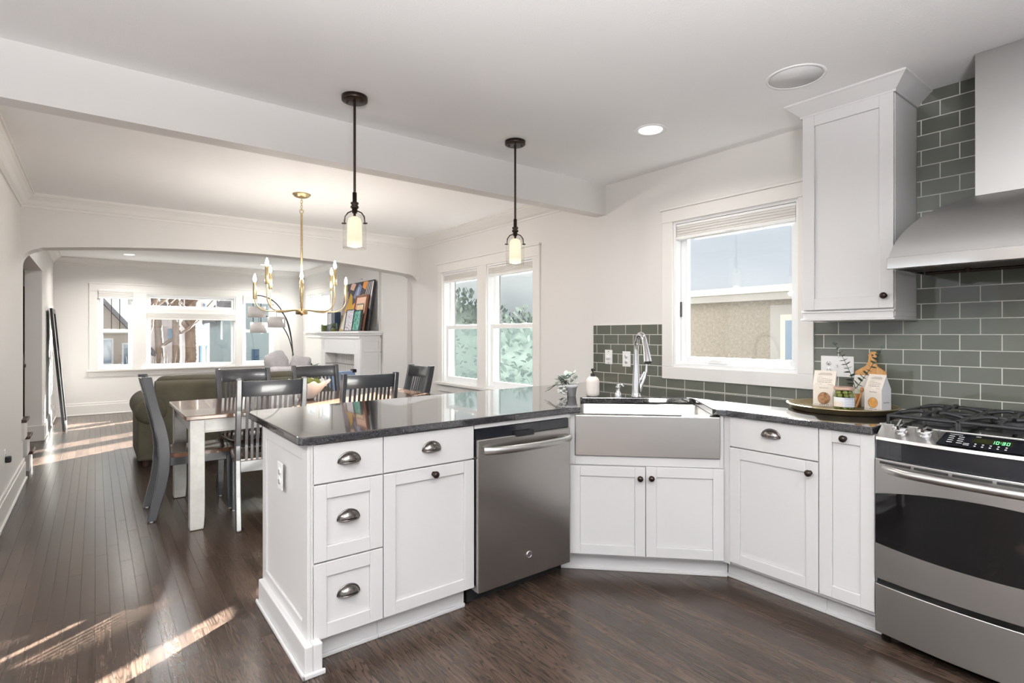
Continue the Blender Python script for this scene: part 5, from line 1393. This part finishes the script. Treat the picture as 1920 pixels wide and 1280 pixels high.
# stair, rail, dark door
st = thing('staircase', 'white staircase with dark treads rising behind the left wall opening', 'stairs', (-1.1, 6.7, 0))
for k, (ya, yb) in enumerate(((6.99, 7.26), (6.74, 7.02), (6.50, 6.77))):
    z = .183 * (k + 1); mb = MB(); mb.box(-1.6, ya - .02, z - .028, -.475 - .004 * k, yb, z); mb.build('tread', m_dkwood, st, bevel=.006, seg=3)
    mb = MB(); mb.box(-1.6, ya - .02, z - .183 if k == 0 else z - .21 + .03, -.50, yb - .03, z - .028); mb.build('riser', m_trim, st)
mb = MB(); mb.tube([(-.56, 6.98, 1.02), (-.56, 6.66, 1.28)], .024, 12); mb.ell((-.56, 6.99, 1.01), (.034, .034, .034)); mb.tube([(-.56, 6.95, 1.04), (-.66, 6.95, 1.04)], .008, 8)
mb.build('handrail', m_dkwood, st)
d1 = bpy.data.objects.new('door_1', None); COL.objects.link(d1); d1.location = (-1.3, 10.18, 0); d1['kind'] = 'structure'
mb = MB(); mb.box(-1.85, 10.14, 0, -.78, 10.2, 1.98); mb.build('slab', m_dkwood, d1, bevel=.004)
mb = MB(); mb.box(-1.97, 10.16, 0, -1.85, 10.2, 2.1); mb.box(-.78, 10.16, 0, -.68, 10.2, 2.1); mb.box(-1.97, 10.16, 1.98, -.68, 10.2, 2.1); mb.build('casing', m_trim, d1)
pg = thing('outlet_plate', 'white outlet with a black plug on the left wall above the baseboard', 'outlet', (-.51, 5.3, .43)); outlet_plate(pg, FL, 5.33, .42, 0)
mb = MB(); mb.fbox(FL, 5.305, 5.355, .006, .04, .385, .43); mb.build('plug', m_black, pg, bevel=.008)

# ------------------------------------------------------------------ outdoors
mb = MB(); mb.box(-30, 11.6, -1.3, 40, 60, -1.2); mb.box(3.9, -20, -1.3, 40, 11.6, -1.2); o_ = mb.build('ground', m_lawn, None); o_['kind'] = 'structure'
NX = 7.0
nb = thing('neighbor_house', 'tan stucco house with snowy roof outside the kitchen window', 'house', (9, 1.5, -1.2))
mb = MB(); mb.box(NX, -4, -1.2, NX + 6, 6.2, 1.80); mb.build('wall', m_stucco, nb)
mb = MB(); mb.box(NX - .36, -4.3, 1.79, NX, 6.5, 1.80); mb.box(NX - .38, -4.3, 1.74, NX - .34, 6.5, 1.885); mb.build('fascia', m_fascia, nb)
mb = MB(); mb.box(NX - .46, -4.3, 1.83, NX - .38, 6.5, 1.915); mb.build('gutter', m_gutter, nb)
mb = MB(); mb.add([(NX - .40, -4.3, 1.90), (NX - .40, 6.5, 1.90), (NX + 3.2, 6.5, 3.98), (NX + 3.2, -4.3, 3.98), (NX + 6.6, 6.5, 1.9), (NX + 6.6, -4.3, 1.9), (NX - .40, -4.3, 1.84), (NX - .40, 6.5, 1.84)], [(0, 1, 2, 3), (3, 2, 4, 5), (0, 1, 7, 6), (1, 2, 4, 7), (0, 3, 5, 6)], False); mb.build('roof', m_snow, nb)
mb = MB(); mb.lathe([(.09, 0), (.09, .40), (.11, .40), (.11, .52), (0, .53)], (NX + 1.9, 5.48, 3.0), (0, 0, 1), 14); mb.build('vent_pipe', m_h_roof, nb)
mb = MB(); mb.box(NX - .03, 2.55, .2, NX, 3.54, 1.69); wf = mb.build('window', m_fascia, nb)
mb = MB(); mb.box(NX - .05, 2.68, .2, NX - .02, 3.40, 1.565); mb.build('window_frame', m_gutter, wf)
mb = MB(); mb.box(NX - .055, 2.75, .25, NX - .05, 3.335, 1.49); mb.build('pane', m_h_glass, wf)


def leafcloud(name, c, r, n, ls, mat, label, cat, group=None, seed=1, core=True):
    mb = MB(); rnd = random.Random(seed)
    for k in range(n):
        v = Vector((rnd.gauss(0, 1), rnd.gauss(0, 1), rnd.gauss(0, 1))).normalized() * (rnd.uniform(.65, 1.0))
        b0 = Vector((c[0] + v.x * r[0], c[1] + v.y * r[1], c[2] + v.z * r[2]))
        mb.leaf(b0, v + Vector((rnd.uniform(-.6, .6), rnd.uniform(-.6, .6), rnd.uniform(-.3, .8))), (rnd.uniform(-.4, .4), rnd.uniform(-.4, .4), 1), ls * rnd.uniform(.7, 1.3), ls * .6)
    if core: mb.ell(c, (r[0] * .75, r[1] * .75, r[2] * .8), 14, 9)
    return mb.build(name, mat, None, origin=(c[0], c[1], c[2] - r[2]), tagd=(label, cat, group))


leafcloud('hedge', (8.4, 13.6, .7), (1.5, 2.6, 1.9), 2600, .16, m_hedge, 'pale green hedge outside the farther dining window', 'hedge', seed=2)
leafcloud('hedge', (7.6, 9.0, .35), (1.2, 1.7, 1.55), 2200, .16, m_hedge, 'pale green hedge outside the nearer dining window', 'hedge', seed=5)

hD = thing('neighbor_house', 'pale blue-gray house beyond the hedges outside the dining windows', 'house', (13.5, 17, -1.2))
mb = MB(); mb.box(11, 10, -1.2, 16, 24, 4.0); mb.build('wall', M('pale_gray_siding', (.70, .74, .76), .8), hD)
mb = MB(); mb.prism([(10.6, 3.95), (13.5, 5.1), (16.4, 3.95)], lambda x, z: (x, 9.7, z), lambda x, z: (x, 24.3, z)); mb.build('roof', m_h_roof, hD)
hA = thing('house', 'beige gabled house across the street behind the left far window', 'house', (-1.2, 26, -1.2), 0, 'houses across the street')
mb = MB(); mb.prism([(-4.2, -1.2), (1.45, -1.2), (1.45, .85), (-1.4, 4.4), (-4.2, 1.0)], lambda x, z: (x, 24, z), lambda x, z: (x, 25.5, z)); mb.build('wall', m_h_beige, hA)
mb = MB(); mb.prism([(1.75, .50), (-1.4, 4.45), (-1.4, 4.65), (1.95, .46)], lambda x, z: (x, 23.8, z), lambda x, z: (x, 25.6, z)); mb.build('roof', m_h_roof, hA)
for (x0, x1, z0, z1) in ((.18, .46, .30, 1.12), (.82, 1.12, .10, .95)):
    mb = MB(); mb.box(x0 - .06, 23.95, z0 - .06, x1 + .06, 24.0, z1 + .06); wf = mb.build('window', m_h_trim, hA); mb = MB(); mb.box(x0, 23.94, z0, x1, 23.96, z1); mb.build('pane', m_h_glass, wf)
mb = MB(); mb.box(-1, 23.9, 1.36, 1.3, 24, 1.46); mb.build('trim_band', m_h_trim, hA)
hB = thing('house', 'pinkish white gabled house across the street behind the tree trunks', 'house', (3.3, 28, -1.2), 0, 'houses across the street')
mb = MB(); mb.prism([(1.9, -1.2), (4.35, -1.2), (4.35, 1.2), (3.65, 4.9), (2.75, 2.6), (1.9, 2.2)], lambda x, z: (x, 26, z), lambda x, z: (x, 31, z)); mb.build('wall', m_h_pink, hB)
mb = MB(); mb.prism([(1.7, 2.15), (2.75, 2.62), (3.65, 4.95), (4.5, 1.1), (4.62, 1.1), (3.65, 5.25), (2.7, 2.8), (1.7, 2.4)], lambda x, z: (x, 25.8, z), lambda x, z: (x, 31, z)); mb.build('roof', m_h_roof, hB)
for (x0, x1, z0, z1) in ((2.35, 2.62, 1.05, 1.55), (3.02, 3.24, 1.0, 1.5), (3.48, 3.55, -.1, .85), (3.72, 3.79, -.1, .85), (3.62, 3.69, 1.7, 2.6)):
    mb = MB(); mb.box(x0, 25.95, z0, x1, 26.0, z1); mb.build('window', m_h_glass, hB)
hC = thing('house', 'pale teal sided house across the street behind the right far window', 'house', (6.5, 25, -1.2), 0, 'houses across the street')
mb = MB(); mb.prism([(3.75, -1.2), (9.5, -1.2), (9.5, 2.3), (6.6, 5.0), (3.75, 1.9)], lambda x, z: (x, 22.5, z), lambda x, z: (x, 25.4, z)); mb.build('wall', m_h_teal, hC)
mb = MB(); mb.prism([(3.5, 1.75), (6.6, 5.05), (9.7, 2.2), (9.7, 2.5), (6.6, 5.35), (3.5, 2.05)], lambda x, z: (x, 22.3, z), lambda x, z: (x, 25.5, z)); mb.build('roof', m_h_roof, hC)
for (x0, x1) in ((4.05, 4.25), (4.75, 5.0)):
    mb = MB(); mb.box(x0, 22.44, -.3, x1, 22.5, .75); mb.build('window', m_h_glass, hC)


def tree(x, y, r0, lean, h, label, seed):
    t = thing('bare_tree', label, 'tree', (x, y, -1.2), 0, 'bare trees in the front yard'); rnd = random.Random(seed)
    mb = MB(); top = Vector((x + lean, y, h)); pts = [Vector((x, y, -1.2)).lerp(top, i / 6) + Vector((rnd.uniform(-.04, .04), rnd.uniform(-.04, .04), 0)) for i in range(7)]
    mb.tube(pts, [r0 * (1.25 if i == 0 else 1 - .06 * i) for i in range(7)], 14); mb.build('trunk', m_bark, t)
    mb = MB()
    for k in range(9):
        p = pts[2].lerp(pts[6], rnd.uniform(0.1, 1)); q = p; rr = r0 * .45; L_ = [p]; a = rnd.uniform(0, 6.28); dirv = Vector((math.cos(a) * .9, math.sin(a) * .5, rnd.uniform(.5, 1.1)))
        for s_ in range(5): q = q + dirv * .42; dirv += Vector((rnd.uniform(-.3, .3), rnd.uniform(-.3, .3), rnd.uniform(-.15, .3))); L_.append(q)
        mb.tube(L_, [rr * (1 - .17 * i) for i in range(6)], 7)
        for s_ in range(5):
            b0 = L_[rnd.randint(2, 5)]; mb.tube([b0, b0 + Vector((rnd.uniform(-.5, .5), rnd.uniform(-.4, .4), rnd.uniform(.1, .6))), b0 + Vector((rnd.uniform(-.9, .9), rnd.uniform(-.6, .6), rnd.uniform(.2, 1.0)))], [.025, .016, .008], 5)
    mb.build('branches', m_bark, t)
tree(1.42, 16.2, .105, -.35, 4.2, 'leaning left trunk of the bare trees outside the picture window', 1)
tree(1.62, 16.0, .115, -.02, 4.6, 'middle straight trunk of the bare trees outside the picture window', 2)
tree(1.93, 16.4, .17, .22, 4.6, 'thickest, rightmost trunk of the bare trees outside the picture window', 3)
tree(.78, 14.6, .09, .25, 4.4, 'thin bare tree outside the left far window', 7)
mb = MB(); rnd = random.Random(21)
for k in range(150):
    b0 = Vector((rnd.uniform(.75, 1.35), rnd.uniform(14.4, 15.0), -1.2)); e_ = b0 + Vector((rnd.uniform(-.4, .4), rnd.uniform(-.3, .3), rnd.uniform(1.2, 2.1))); mb.tube([b0, b0.lerp(e_, .5) + Vector((rnd.uniform(-.1, .1), 0, 0)), e_], [.012, .009, .004], 4, False)
mb.build('twiggy_bush', m_twig, None, origin=(1.05, 14.7, -1.2), tagd=('gray twiggy bush at the lower left of the picture window view', 'bush'))
